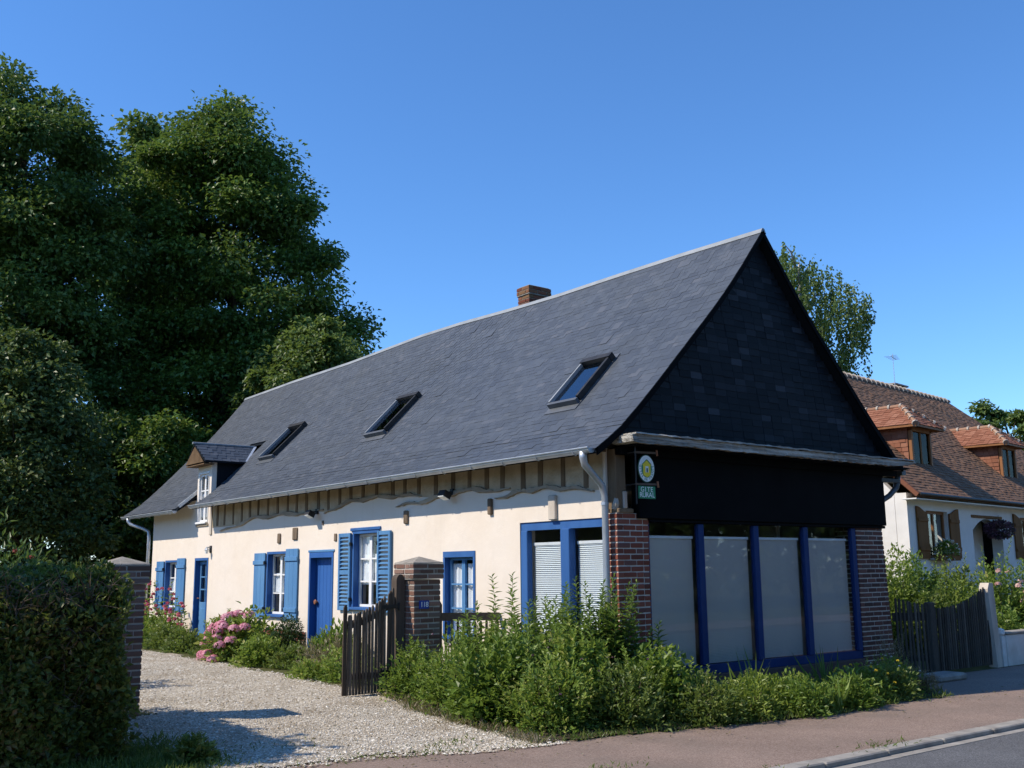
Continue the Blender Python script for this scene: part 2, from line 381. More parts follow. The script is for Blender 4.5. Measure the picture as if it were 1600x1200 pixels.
class MB:
    def __init__(s):
        s.v = []
        s.f = []
    def add(s, vs, fs):
        b = len(s.v)
        s.v += [tuple(v) for v in vs]
        s.f += [tuple(b + i for i in f) for f in fs]
        return s
    def box(s, x0, x1, y0, y1, z0, z1):
        return s.add([(x0, y0, z0), (x1, y0, z0), (x1, y1, z0), (x0, y1, z0), (x0, y0, z1), (x1, y0, z1), (x1, y1, z1), (x0, y1, z1)],
                     [(3, 2, 1, 0), (4, 5, 6, 7), (0, 1, 5, 4), (1, 2, 6, 5), (2, 3, 7, 6), (3, 0, 4, 7)])
    def bbox(s, x0, x1, y0, y1, z0, z1, b=0.01):
        """box with chamfered edges"""
        vs = []
        for z, k in ((z0, 1), (z0 + b, 0), (z1 - b, 0), (z1, 1)):
            i = b if k else 0.0
            c = b * 0.9
            x0i, x1i, y0i, y1i = x0 + i, x1 - i, y0 + i, y1 - i
            vs += [(x0i + c, y0i, z), (x1i - c, y0i, z), (x1i, y0i + c, z), (x1i, y1i - c, z), (x1i - c, y1i, z), (x0i + c, y1i, z), (x0i, y1i - c, z), (x0i, y0i + c, z)]
        fs = [tuple(range(7, -1, -1)), tuple(range(24, 32))]
        for l in range(3):
            for k in range(8):
                a, c = l * 8 + k, l * 8 + (k + 1) % 8
                fs.append((a, c, c + 8, a + 8))
        return s.add(vs, fs)
    def obox(s, c, ax, ay, az):
        c, ax, ay, az = Vector(c), Vector(ax), Vector(ay), Vector(az)
        vs = [c + sx * ax + sy * ay + sz * az for sz in (-1, 1) for sx, sy in ((-1, -1), (1, -1), (1, 1), (-1, 1))]
        return s.add(vs, [(3, 2, 1, 0), (4, 5, 6, 7), (0, 1, 5, 4), (1, 2, 6, 5), (2, 3, 7, 6), (3, 0, 4, 7)])
    def bar(s, p, q, w, h, up=(0, 0, 1)):
        p, q = Vector(p), Vector(q)
        d = (q - p)
        l = d.length
        d.normalize()
        u = Vector(up)
        sd = d.cross(u).normalized()
        u2 = sd.cross(d).normalized()
        return s.obox((p + q) / 2, d * l / 2, sd * w / 2, u2 * h / 2)
    def prism(s, pts, ext):
        """planar polygon pushed along the vector ext"""
        pts = [Vector(p) for p in pts]
        e = Vector(ext)
        n = len(pts)
        fs = [tuple(range(n)), tuple(range(2 * n - 1, n - 1, -1))]
        fs += [((i + 1) % n, i, i + n, (i + 1) % n + n) for i in range(n)]
        return s.add(pts + [p + e for p in pts], fs)
    def tube(s, pts, rad, n=8, cap=True):
        pts = [Vector(p) for p in pts]
        if not hasattr(rad, '__len__'):
            rad = [rad] * len(pts)
        vs, fs = [], []
        pu = None
        for i, p in enumerate(pts):
            d = (pts[min(i + 1, len(pts) - 1)] - pts[max(i - 1, 0)]).normalized()
            u = pu - d * pu.dot(d) if pu else d.orthogonal()
            u.normalize()
            pu = u
            w = d.cross(u)
            for k in range(n):
                a = 2 * math.pi * k / n
                vs.append(p + (u * math.cos(a) + w * math.sin(a)) * rad[i])
        for i in range(len(pts) - 1):
            for k in range(n):
                a, b = i * n + k, i * n + (k + 1) % n
                fs.append((a, b, b + n, a + n))
        if cap:
            fs += [tuple(range(n - 1, -1, -1)), tuple(range((len(pts) - 1) * n, len(pts) * n))]
        return s.add(vs, fs)
    def mesh(s, name, mat, o=Vector((0, 0, 0)), smooth=False):
        me = bpy.data.meshes.new(name)
        me.from_pydata([(v[0] - o[0], v[1] - o[1], v[2] - o[2]) for v in s.v], [], s.f)
        me.materials.append(M[mat])
        if smooth:
            me.polygons.foreach_set('use_smooth', [True] * len(me.polygons))
        me.update()
        return me
    def build(s, name, mat, parent=None, smooth=False, kind=None, fix=True):
        o = org(parent)
        me = s.mesh(name, mat, o, smooth)
        ob = bpy.data.objects.new(name, me)
        link(ob, parent)
        ORG[ob.name] = o
        if kind: ob['kind'] = kind
        return ob

def np_mesh(name, V, F, mat, parent=None, tint=None, smooth=False, kind=None):
    """quads from numpy arrays; one tint value per face"""
    o = org(parent)
    V = np.asarray(V, dtype=np.float32) - np.array(o, dtype=np.float32)
    F = np.asarray(F, dtype=np.int32)
    k = F.shape[1]
    me = bpy.data.meshes.new(name)
    me.vertices.add(len(V))
    me.vertices.foreach_set('co', V.ravel())
    me.loops.add(F.size)
    me.loops.foreach_set('vertex_index', F.ravel())
    me.polygons.add(len(F))
    me.polygons.foreach_set('loop_start', np.arange(0, F.size, k, dtype=np.int32))
    me.polygons.foreach_set('loop_total', np.full(len(F), k, dtype=np.int32))
    me.polygons.foreach_set('use_smooth', np.full(len(F), bool(smooth)))
    if tint is not None:
        at = me.attributes.new('tint', 'FLOAT', 'FACE')
        at.data.foreach_set('value', np.asarray(tint, dtype=np.float32))
    me.materials.append(M[mat])
    me.update(calc_edges=True)
    me.validate()
    ob = bpy.data.objects.new(name, me)
    link(ob, parent)
    ORG[ob.name] = o
    if kind: ob['kind'] = kind
    return ob

def unit(a):
    return a / (np.linalg.norm(a, axis=1, keepdims=True) + 1e-9)

def leaves(name, P, D, N, L, W, tint, mat, parent, fold=0.18, kind='stuff'):
    """one folded diamond-shaped leaf per row of P, along D, facing N"""
    P, D, N = np.asarray(P), unit(np.asarray(D)), np.asarray(N)
    S = unit(np.cross(D, N))
    U = np.cross(S, D)
    L = np.broadcast_to(np.asarray(L, dtype=float), (len(P),))[:, None]
    W = np.broadcast_to(np.asarray(W, dtype=float), (len(P),))[:, None]
    droop = U * L * -0.12
    V = np.stack([P, P + D * L * 0.42 + S * W * 0.5 + U * W * fold, P + D * L + droop, P + D * L * 0.42 - S * W * 0.5 + U * W * fold], 1).reshape(-1, 3)
    F = np.arange(len(P) * 4, dtype=np.int32).reshape(-1, 4)
    return np_mesh(name, V, F, mat, parent, np.clip(tint, 0, 1), kind=kind)

def rand_dirs(n, r=None):
    r = r or rng
    return unit(r.normal(size=(n, 3)))

def vnoise(P, s, seed=0):
    """cheap smooth pseudo-noise in [-1, 1]"""
    P = np.asarray(P) * s
    a = np.sin(P[:, 0] * 1.7 + P[:, 1] * 0.9 + seed) * np.cos(P[:, 1] * 1.3 - P[:, 2] * 1.1 + seed * 1.7)
    b = np.sin(P[:, 2] * 2.3 + P[:, 0] * 1.9 - seed * 0.6) * np.cos(P[:, 0] * 0.7 + P[:, 1] * 2.1 + seed)
    return (a + b) * 0.5

def text_mesh(body, size, mat, name, extrude=0.002):
    cu = bpy.data.curves.new(name, 'FONT')
    cu.body = body
    cu.size = size
    cu.extrude = extrude
    cu.align_x = 'CENTER'
    cu.align_y = 'CENTER'
    ob = bpy.data.objects.new(name, cu)
    COL.objects.link(ob)
    bpy.context.view_layer.update()
    me = bpy.data.meshes.new_from_object(ob.evaluated_get(bpy.context.evaluated_depsgraph_get()))
    COL.objects.unlink(ob)
    bpy.data.objects.remove(ob)
    me.materials.clear()
    me.materials.append(M[mat])
    return me

def place(name, me, parent, mat4, kind=None):
    """object with shared mesh data, at a world matrix (parent is an unrotated empty or part of one)"""
    ob = bpy.data.objects.new(name, me)
    link(ob, parent)
    mm = mat4.copy()
    mm.translation = mm.translation - org(parent)
    ob.matrix_local = mm
    if kind: ob['kind'] = kind
    return ob

def frame4(x, y, z, o):
    mm = Matrix((Vector(x), Vector(y), Vector(z))).transposed().to_4x4()
    mm.translation = Vector(o)
    return mm

def smooth01(a, b, x):
    t = max(0.0, min(1.0, (x - a) / (b - a)))
    return t * t * (3 - 2 * t)

# ------------------------------------------------------------------ the ground
def gz(x, y):
    b = -0.15 + 0.15 * smooth01(-1.0, 2.4, y)
    if x > 5.9:
        b = b + (-0.15 - b) * smooth01(5.9, 6.2, x) * (1 - smooth01(0.2, 2.4, y))
    return b + 0.75 * smooth01(7.5, 13.0, x) * smooth01(0.8, 5.0, y)

def sheet(name, xs, ys, mat, dz=0.0, keep=None, parent=None):
    vs = [(x, y, gz(x, y) + dz) for y in ys for x in xs]
    nx = len(xs)
    fs = []
    for j in range(len(ys) - 1):
        for i in range(nx - 1):
            cx, cy = (xs[i] + xs[i + 1]) / 2, (ys[j] + ys[j + 1]) / 2
            if keep is None or keep(cx, cy):
                fs.append((j * nx + i, j * nx + i + 1, (j + 1) * nx + i + 1, (j + 1) * nx + i))
    ob = MB().add(vs, fs).build(name, mat, parent, smooth=True)
    ob['kind'] = 'structure'
    return ob

def frange(a, b, s):
    n = max(1, int(round((b - a) / s)))
    return [a + (b - a) * i / n for i in range(n + 1)]

MB().add([(-900, -900, -0.5), (900, -900, -0.5), (900, 900, -0.5), (-900, 900, -0.5)], [(0, 1, 2, 3)]).build('ground', 'lawn', kind='structure')
xs = frange(-60, -8, 4) + frange(-8, 16, 0.5)[1:] + frange(16, 80, 4)[1:]
ys = frange(-0.4, 8, 0.4) + frange(8, 80, 4)[1:]
sheet('garden_ground', xs, ys, 'lawn')
MB().add([(-70, -3.5, -0.154), (90, -3.5, -0.154), (90, -0.3, -0.154), (-70, -0.3, -0.154)], [(0, 1, 2, 3)]).build('pavement', 'pink_asphalt', kind='structure')
MB().add([(-70, -10.4, -0.204), (90, -10.4, -0.204), (90, -3.79, -0.204), (-70, -3.79, -0.204)], [(0, 1, 2, 3)]).build('road', 'asphalt', kind='structure')
MB().box(-70, 90, -13.0, -10.4, -0.5, -0.13).build('far_pavement', 'pink_asphalt', kind='structure')
kerb = MB().box(-70, 90, -3.92, -3.505, -0.5, -0.25).build('kerb', 'concrete', kind='structure')
for i in range(26):
    x = -9.0 + i
    drop = 0.0
    k = MB().bbox(x + 0.006, x + 0.994, -3.68 + random.uniform(-.004, .004), -3.50, -0.32, -0.147 - drop + random.uniform(-.004, .004), 0.012)
    k.build('kerb_stone', 'concrete', kerb)
    g = MB().box(x + 0.004, x + 0.996, -3.80, -3.690, -0.32, -0.199 + random.uniform(-.003, .003))
    g.build('gutter_stone', 'concrete', kerb)

def wob(x, s=0):
    return math.sin(x * 2.1 + s) * 0.5 + math.sin(x * 5.3 + s * 2.2) * 0.3 + math.sin(x * 11.7 + s * 0.7) * 0.2

def bed_edge(x):
    """front edge of the planted bed"""
    return -1.20 - 0.62 * smooth01(-2.3, 1.6, x) + 0.09 * wob(x, 1)

def bed_left(y):
    return -2.28 + 0.26 * smooth01(0.6, 2.4, y) + 0.08 * wob(y, 2)

def in_bed(x, y):
    if y > 2.42 or y < bed_edge(x) or x > 6.0 or x > 4.25 + (y + 1.9) * 1.0 + 0.12 * wob(y * 2, 5):
        return False
    return x > bed_left(y)

def in_gravel(x, y):
    if y > 30: return False
    if y < 2.5:
        fr = -0.62 - 0.52 * smooth01(-4.6, -2.1, x) + 0.12 * wob(x, 4)
        if x < -5.0: fr += (-5.0 - x) * 0.9
        return y > fr and x < bed_left(y) + 0.15 and x > -7.2
    return -4.9 - 0.1 * wob(y, 6) < x < -1.95 + 0.14 * wob(y, 3) + 0.25 * smooth01(4, 9, y)

sheet('driveway', frange(-7.6, -1.4, 0.1), frange(-1.5, 30, 0.125), 'gravel', 0.006, in_gravel)
sheet('flower_bed_soil', frange(-2.6, 6.3, 0.1), frange(-2.1, 2.5, 0.1), 'soil', 0.014, in_bed)

# loose stones of the driveway
n = 26000
px = rng.uniform(-7.4, -1.7, n * 2)
py = -1.4 + (rng.random(n * 2) ** 1.7) * 15.0
ok = np.array([in_gravel(a, b) or in_gravel(a + .12, b + .15) or in_gravel(a - .1, b + .2) for a, b in zip(px, py)])
px, py = px[ok][:n], py[ok][:n]
n = len(px)
pz = np.array([gz(a, b) for a, b in zip(px, py)]) + 0.008
sz = 0.008 + 0.016 * rng.random(n) ** 2.2
oct_v = np.array([(1, 0, 0), (0, 1, 0), (-1, 0, 0), (0, -1, 0), (0, 0, .75), (0, 0, -.6)], float)
ang = rng.uniform(0, 6.283, n)
base = oct_v[None] * (0.7 + 0.6 * rng.random((n, 6, 1))) * sz[:, None, None] * np.stack([np.ones(n), rng.uniform(.6, 1, n), rng.uniform(.45, .8, n)], 1)[:, None, :]
ca, sa = np.cos(ang)[:, None], np.sin(ang)[:, None]
bx = base[:, :, 0] * ca - base[:, :, 1] * sa
by = base[:, :, 0] * sa + base[:, :, 1] * ca
V = np.stack([bx + px[:, None], by + py[:, None], base[:, :, 2] + pz[:, None]], 2).reshape(-1, 3)
of = np.array([(0, 1, 4), (1, 2, 4), (2, 3, 4), (3, 0, 4), (1, 0, 5), (2, 1, 5), (3, 2, 5), (0, 3, 5)])
F = (of[None] + (np.arange(n) * 6)[:, None, None]).reshape(-1, 3)
st = np_mesh('gravel_stones', V, F, 'pebble', None, np.repeat(rng.random(n), 8))
tag(st, 'loose pale gravel stones lying over the driveway', 'gravel', kind='stuff')

# ------------------------------------------------------------------ the long house
W, L = 6.03, 17.5
RX, RZ = 3.1, 6.70
house = thing('long_house', 'long cream cottage with steep slate roof, blue shutters and a dark slate gable', 'house', (0, 0, 0))

PROF = [(-0.45, 3.10), (-0.22, 3.255), (0.02, 3.435), (0.58, 3.965), (1.26, 4.65), (2.21, 5.61), (RX, RZ)]
def rounded(p, times=2):
    for _ in range(times):
        q = [p[0]]
        for a, b in zip(p[:-1], p[1:]):
            q.append((a[0] * .75 + b[0] * .25, a[1] * .75 + b[1] * .25))
            q.append((a[0] * .25 + b[0] * .75, a[1] * .25 + b[1] * .75))
        q.append(p[-1])
        p = q
    return p
PROF = rounded(PROF)
PROF_R = [(2 * RX - x, z) for x, z in PROF if x > -0.29]

def sag(y):
    """the ridge dips and swells a little along its length"""
    return 0.09 * math.exp(-((y - 9.5) / 4.0) ** 2) - 0.03 * math.exp(-((y - 0.0) / 3) ** 2) + 0.02 * math.sin(y * 0.9)

def prof_at(prof, s):
    for (a, b), (c, d) in zip(prof[:-1], prof[1:]):
        l = math.hypot(c - a, d - b)
        if s <= l:
            return Vector((a + (c - a) * s / l, 0, b + (d - b) * s / l)), Vector((c - a, 0, d - b)).normalized()
        s -= l
    return Vector((c, 0, d)) + Vector((c - a, 0, d - b)).normalized() * s, Vector((c - a, 0, d - b)).normalized()

def prof_len(prof):
    return sum(math.hypot(c - a, d - b) for (a, b), (c, d) in zip(prof[:-1], prof[1:]))

def prof_z(prof, x):
    for (a, b), (c, d) in zip(prof[:-1], prof[1:]):
        if min(a, c) <= x <= max(a, c):
            return b + (d - b) * (x - a) / (c - a)
    return prof[0][1] if abs(x - prof[0][0]) < abs(x - prof[-1][0]) else prof[-1][1]

ROOF_Y0, ROOF_Y1 = -0.13, 18.5
DY0, DY1 = 13.62, 14.56      # the gap that the dormer fills
DTOP = 1.35                   # slope x where the gap ends

def roof_end(x):
    return ROOF_Y1 + 0.55 * smooth01(-0.4, 3.1, x)

def deck(name, prof, parts_y, mat):
    mb = MB()
    for y0, y1, xmin in parts_y:
        ys_ = frange(y0, y1, 0.9)
        top, bot = [], []
        P = [p for p in prof if (p[0] >= xmin - 1e-6)] if xmin is not None else prof
        for y in ys_:
            for x, z in P:
                t = (z - 3.1) / 3.6
                yy = y if y < 18 else y + (roof_end(x if x <= RX else 2 * RX - x) - ROOF_Y1)
                zz = z + sag(y) * max(0, t)
                top.append((x, yy, zz - 0.012))
                bot.append((x, yy, zz - 0.075))
        n_, k = len(ys_), len(P)
        fs = []
        for j in range(n_ - 1):
            for i in range(k - 1):
                a = j * k + i
                fs.append((a, a + 1, a + k + 1, a + k))
                b = n_ * k + a
                fs.append((b, b + k, b + k + 1, b + 1))
        o2 = n_ * k
        for i in range(k - 1):
            fs.append((i, i + o2, i + 1 + o2, i + 1))
            a = (n_ - 1) * k + i
            fs.append((a, a + 1, a + 1 + o2, a + o2))
        for j in range(n_ - 1):
            a = j * k
            fs.append((a, a + k, a + k + o2, a + o2))
            a = j * k + k - 1
            fs.append((a, a + o2, a + k + o2, a + k))
        mb.add(top + bot, fs)
    return mb.build(name, mat, house)

roof = deck('roof', PROF, [(ROOF_Y0, DY0, None), (DY1, ROOF_Y1, None)], 'dark_slate_field')
mid = [p for p in PROF if p[0] >= DTOP]
mid = [(DTOP, prof_z(PROF, DTOP))] + mid
PROFM = mid
o_ = deck('roof_deck', PROFM, [(DY0 + .002, DY1 - .002, None)], 'dark_slate_field')
o_.parent = roof
o_ = deck('roof_deck', PROF_R, [(ROOF_Y0, ROOF_Y1, None)], 'dark_slate_field')
o_.parent = roof

slate_me = MB().add([(-.5, 0, .004), (.5, 0, .004), (.5, 1, 0), (-.5, 1, 0), (-.5, 0, .0085), (.5, 0, .0085), (.5, 1, .003), (-.5, 1, .003)],
                    [(3, 2, 1, 0), (4, 5, 6, 7), (0, 1, 5, 4), (1, 2, 6, 5), (2, 3, 7, 6), (3, 0, 4, 7)]).mesh('slate', 'slate')
slate_v = np.array([v.co[:] for v in slate_me.vertices])
slate_f = np.array([p.vertices[:] for p in slate_me.polygons])

def field(mats, me, name, nearest, parent, mat_field, stuff_name, local=False):
    """lay pieces from their matrices: the nearest as objects, the rest joined"""
    mats.sort(key=lambda q: (q.translation - CAM).length)
    for q in mats[:nearest]:
        place(name, me, parent, q)
    rest = mats[nearest:]
    if not rest: return
    A = np.array([np.array(q) for q in rest])
    v0 = np.array([v.co[:] for v in me.vertices])
    f0 = np.array([p.vertices[:] for p in me.polygons])
    V = (np.einsum('nij,kj->nki', A[:, :3, :3], v0) + A[:, None, :3, 3]).reshape(-1, 3)
    F = (f0[None] + (np.arange(len(rest)) * len(v0))[:, None, None]).reshape(-1, 4)
    np_mesh(stuff_name, V, F, mat_field, parent, np.repeat(rng.random(len(rest)), len(f0)), kind='stuff')

def lay_slates(prof, left):
    out = []
    tot = prof_len(prof)
    e, w, row = 0.098, 0.185, 0
    s = -0.03
    while s < tot - 0.02:
        p, t = prof_at(prof, max(0, s))
        if s < 0: p = p + t * s
        nrm = Vector((-t.z, 0, t.x)) if left else Vector((t.z, 0, -t.x))
        frac = max(0, (p.z - 3.1) / 3.6)
        y = ROOF_Y0 - 0.02
        first = row % 2
        ln = min(0.21, tot - s + 0.02)
        while y < roof_end(p.x if left else 2 * RX - p.x) + 0.0:
            w1 = w * 1.5 if first else w
            first = 0
            y0, y1 = y, min(y + w1, roof_end(p.x if left else 2 * RX - p.x) + 0.02)
            y += w1
            if y1 - y0 < 0.04: continue
            yc = (y0 + y1) / 2
            if left and p.x < DTOP - 0.05 and DY0 - 0.01 < yc < DY1 + 0.01: continue
            ww = (y1 - y0) - 0.0025
            jz = random.uniform(-0.001, 0.002)
            tl_ = random.gauss(0, 0.004)
            if random.random() < 0.005: tl_ += random.uniform(-.05, .05); jz += .006
            yax = (t + Vector((0, tl_, 0))).normalized()
            xax = (Vector((0, -1, 0)) if left else Vector((0, 1, 0)))
            zax = nrm
            mm = frame4(xax * ww, yax * ln, zax * random.uniform(0.4, 0.75), Vector((p.x, yc, p.z + sag(yc) * frac)) + nrm * (0.004 + jz) + yax * random.uniform(-.003, .003))
            out.append(mm)
        s += e
        row += 1
    return out

field(lay_slates(PROF, True), slate_me, 'slate', 300, roof, 'slate_field', 'slate_field')
PROF_RS = list(PROF_R)
field(lay_slates(PROF_RS, False), slate_me, 'slate', 0, roof, 'slate_field', 'far_slope_slate_field')

# zinc ridge in sheet lengths
rows_y = frange(ROOF_Y0 - 0.03, roof_end(RX) + 0.02, 1.55)
for a, b in zip(rows_y[:-1], rows_y[1:]):
    za, zb = RZ + sag(a), RZ + sag(b)
    mb = MB()
    pts = []
    for y, z in ((a + .002, za), (b + 0.03, zb)):
        for dx, dz in ((-.060, -.045), (-.065, -.060), (-.030, .010), (0, .026), (.030, .010), (.065, -.060), (.060, -.045)):
            pts.append((RX + dx, y, z + dz + .01))
    k = 7
    fs = [(i, i + 1, i + 1 + k, i + k) for i in range(k - 1)] + [(6, 5, 4, 3, 2, 1, 0), (7, 8, 9, 10, 11, 12, 13), (0, 7, 13, 6)]
    mb.add(pts, fs).build('ridge_cap', 'ridge_zinc', roof)

# verge boards at the gable end
for prof, s in ((PROF, 1), (PROF_R, -1)):
    mb = MB()
    pts = []
    for x, z in prof:
        zz = z + sag(ROOF_Y0) * max(0, (z - 3.1) / 3.6)
        pts.append((x, zz))
    vs = [(x, ROOF_Y0 - 0.028, z + 0.002) for x, z in pts] + [(x, ROOF_Y0 - 0.028, z - 0.10) for x, z in pts] + [(x, ROOF_Y0 - 0.003, z + 0.002) for x, z in pts] + [(x, ROOF_Y0 - 0.003, z - 0.10) for x, z in pts]
    k = len(pts)
    fs = []
    for i in range(k - 1):
        fs += [(i, i + 1, i + 1 + k, i + k), (i + 2 * k, i + 3 * k, i + 1 + 3 * k, i + 1 + 2 * k), (i, i + 2 * k, i + 1 + 2 * k, i + 1), (i + k, i + 1 + k, i + 1 + 3 * k, i + 3 * k)]
    mb.add(vs, fs).build('verge_board', 'black_board', roof)

# ---- walls
def pierced(x, ya, yb, za, zb, holes, thick):
    """wall in the plane X = x with real openings and reveals, front face towards -X"""
    ysv = sorted(set([ya, yb] + [h[0] for h in holes] + [h[1] for h in holes]))
    zsv = sorted(set([za, zb] + [h[2] for h in holes] + [h[3] for h in holes]))
    mb = MB()
    def inside(y, z):
        return any(h[0] < y < h[1] and h[2] < z < h[3] for h in holes)
    for y0, y1 in zip(ysv[:-1], ysv[1:]):
        for z0, z1 in zip(zsv[:-1], zsv[1:]):
            if inside((y0 + y1) / 2, (z0 + z1) / 2): continue
            mb.add([(x, y0, z0), (x, y1, z0), (x, y1, z1), (x, y0, z1)], [(3, 2, 1, 0)] if False else [(0, 3, 2, 1)])
            mb.add([(x + thick, y0, z0), (x + thick, y1, z0), (x + thick, y1, z1), (x + thick, y0, z1)], [(0, 1, 2, 3)])
    for h in holes:
        y0, y1, z0, z1 = h
        mb.add([(x, y0, z0), (x, y1, z0), (x, y1, z1), (x, y0, z1), (x + thick, y0, z0), (x + thick, y1, z0), (x + thick, y1, z1), (x + thick, y0, z1)],
               [(0, 4, 5, 1), (1, 5, 6, 2), (2, 6, 7, 3), (3, 7, 4, 0)])
    mb.add([(x, ya, za), (x, yb, za), (x, yb, zb), (x, ya, zb), (x + thick, ya, za), (x + thick, yb, za), (x + thick, yb, zb), (x + thick, ya, zb)],
           [(1, 2, 6, 5), (2, 3, 7, 6), (3, 0, 4, 7)])
    return mb

BIG = (0.20, 2.01, 0.30, 2.25)
LOWW = (3.10, 3.96, 0.55, 1.88)
LOUV = (5.94, 6.87, 0.92, 2.30)
DOOR2 = (7.58, 8.55, 0.05, 1.95)
WIN1 = (9.54, 10.46, 0.70, 2.00)
DOOR1 = (13.64, 14.46, 0.05, 1.93)
WIN0 = (15.58, 16.46, 0.70, 1.90)
DORM = (13.78, 14.42, 2.72, 3.95)
facade = pierced(0.0, 0.19, L, 0.0, 3.30, [BIG, LOWW, LOUV, DOOR2, WIN1, DOOR1, WIN0, (DORM[0], DORM[1], DORM[2], 3.30)], 0.28).build('front_wall', 'cream_plaster', house)
MB().box(0.28, W, L - 0.28, L, 0.0, 3.35).build('end_wall', 'cream_plaster', house)
MB().prism([(x, L - .14, z - .10) for x, z in PROF if x > 0] + [(x, L - .14, z - .10) for x, z in reversed(PROF_R) if x < W and x > RX], (0, .1, 0)).build('end_gable', 'dark_slate_field', house)
MB().box(W - 0.25, W, 0.3, L - 0.28, 0.0, 3.30).build('rear_wall', 'cream_plaster', house)
# rooms behind the windows
MB().box(0.29, W - .26, 0.3, L - .3, 0.02, 0.05).build('floor', 'interior', house)
MB().box(0.29, W - .26, 0.3, L - .3, 2.62, 2.68).build('ceiling_boards', 'room_wall', house)
for y in (2.6, 4.6, 7.3, 9.0, 11.5, 15.0):
    MB().box(0.29, W - .26, y, y + .08, 0.05, 2.62).build('partition', 'room_wall', house)
MB().box(3.6, 3.68, 0.3, 17.1, 0.05, 2.62).build('partition', 'room_wall', house)

# brick foot of the wall that shows between the plants
brick_me = {}
for k, mt_ in (('red', 'red_brick'), ('dark', 'dark_brick'), ('gate', 'gate_brick'), ('chim', 'chimney_brick')):
    lst = []
    for j in range(3):
        mb = MB().bbox(-.5, .5, -.5, .5, -.5, .5, 0.035)
        mb.v = [(v[0] + random.uniform(-.016, .016), v[1] + random.uniform(-.03, .03), v[2] + random.uniform(-.04, .04)) for v in mb.v]
        lst.append(mb.mesh('brick', mt_))
    brick_me[k] = lst

def brick(parent, kind, x0, x1, y0, y1, z0, z1, j=0.002):
    c = Vector(((x0 + x1) / 2 + random.uniform(-j, j), (y0 + y1) / 2 + random.uniform(-j, j), (z0 + z1) / 2 + random.uniform(-.0015, .0015)))
    mm = Matrix.Translation(c) @ Matrix.Rotation(random.gauss(0, .005), 4, 'Z') @ Matrix.Diagonal((x1 - x0, y1 - y0, z1 - z0, 1))
    return place('brick', random.choice(brick_me[kind]), parent, mm)

def split_run(a, b, bl, off):
    cuts = [a]
    x = a + (off if off > 0.03 else bl)
    while x < b - 0.045:
        cuts.append(x)
        x += bl
    cuts.append(b)
    return list(zip(cuts[:-1], cuts[1:]))

def brick_shaft(parent, kind, x0, x1, y0, y1, z0, z1, course=0.0745, joint=0.0185, mortar='mortar', lean=None, bl=0.232):
    """a shaft of bonded bricks round a mortar core, each brick a piece"""
    lean = lean or (lambda z: 0.0)
    i = 0.008
    core = MB()
    xa = lambda z: x1 + lean(z)
    core.add([(x0 + i, y0 + i, z0), (xa(z0) - i, y0 + i, z0), (xa(z0) - i, y1 - i, z0), (x0 + i, y1 - i, z0), (x0 + i, y0 + i, z1), (xa(z1) - i, y0 + i, z1), (xa(z1) - i, y1 - i, z1), (x0 + i, y1 - i, z1)],
             [(3, 2, 1, 0), (4, 5, 6, 7), (0, 1, 5, 4), (1, 2, 6, 5), (2, 3, 7, 6), (3, 0, 4, 7)])
    core.build('mortar_core', mortar, parent)
    n_ = int(round((z1 - z0) / course))
    d = 0.105
    for c in range(n_):
        za, zb = z0 + (z1 - z0) * c / n_ + joint / 2, z0 + (z1 - z0) * (c + 1) / n_ - joint / 2
        X1 = xa((za + zb) / 2)
        if c % 2 == 0:
            for a, b in split_run(x0, X1, bl, 0):
                brick(parent, kind, a + (0 if a == x0 else joint / 2), b - (0 if b == X1 else joint / 2), y0, y0 + d, za, zb)
            for a, b in split_run(y0 + d, y1, bl, bl / 2 if y1 - y0 > .4 else 0):
                brick(parent, kind, x0, x0 + d, a + joint / 2, b - (0 if b == y1 else joint / 2), za, zb)
                brick(parent, kind, X1 - d, X1, a + joint / 2, b - (0 if b == y1 else joint / 2), za, zb)
        else:
            for a, b in split_run(y0, y1, bl, 0):
                brick(parent, kind, x0, x0 + d, a + (0 if a == y0 else joint / 2), b - (0 if b == y1 else joint / 2), za, zb)
                brick(parent, kind, X1 - d, X1, a + (0 if a == y0 else joint / 2), b - (0 if b == y1 else joint / 2), za, zb)
            for a, b in split_run(x0 + d, X1 - d, bl, 0):
                brick(parent, kind, a + joint / 2, b - joint / 2, y0, y0 + d, za, zb)

plinth = MB().box(-0.022, -0.001, 8.62, 12.6, 0.0, 0.46).build('brick_plinth', 'mortar', house)
for c in range(6):
    for a, b in split_run(8.62, 12.6, 0.232, (c % 2) * .116):
        brick(plinth, 'red', -0.034, -0.002, a + .006, b - .006, 0.02 + c * .0745, 0.02 + c * .0745 + .061, 0.003)

# corner piers of the shop front
left_pier = MB().box(0.03, 0.5, 0.03, 0.17, 0.0, 0.02).build('left_brick_pier', 'mortar', house)
left_pier['label'] = 'red brick pier at the corner of the shop front'
brick_shaft(left_pier, 'red', 0.0, 0.57, 0.0, 0.185, -0.10, 2.30)
right_pier = MB().box(5.3, 5.9, 0.03, 0.2, 0.0, 0.02).build('right_brick_pier', 'old_mortar', house)
right_pier['label'] = 'darker battered brick pier at the far corner'
brick_shaft(right_pier, 'dark', 5.215, 5.94, 0.0, 0.40, -0.16, 2.22, lean=lambda z: 0.12 * (1 - z / 2.2), mortar='mortar')
right_pier_top = MB().bbox(5.3, 5.93, 0.04, 0.38, 2.221, 3.0, 0.02).build('pier_head', 'mortar', house)

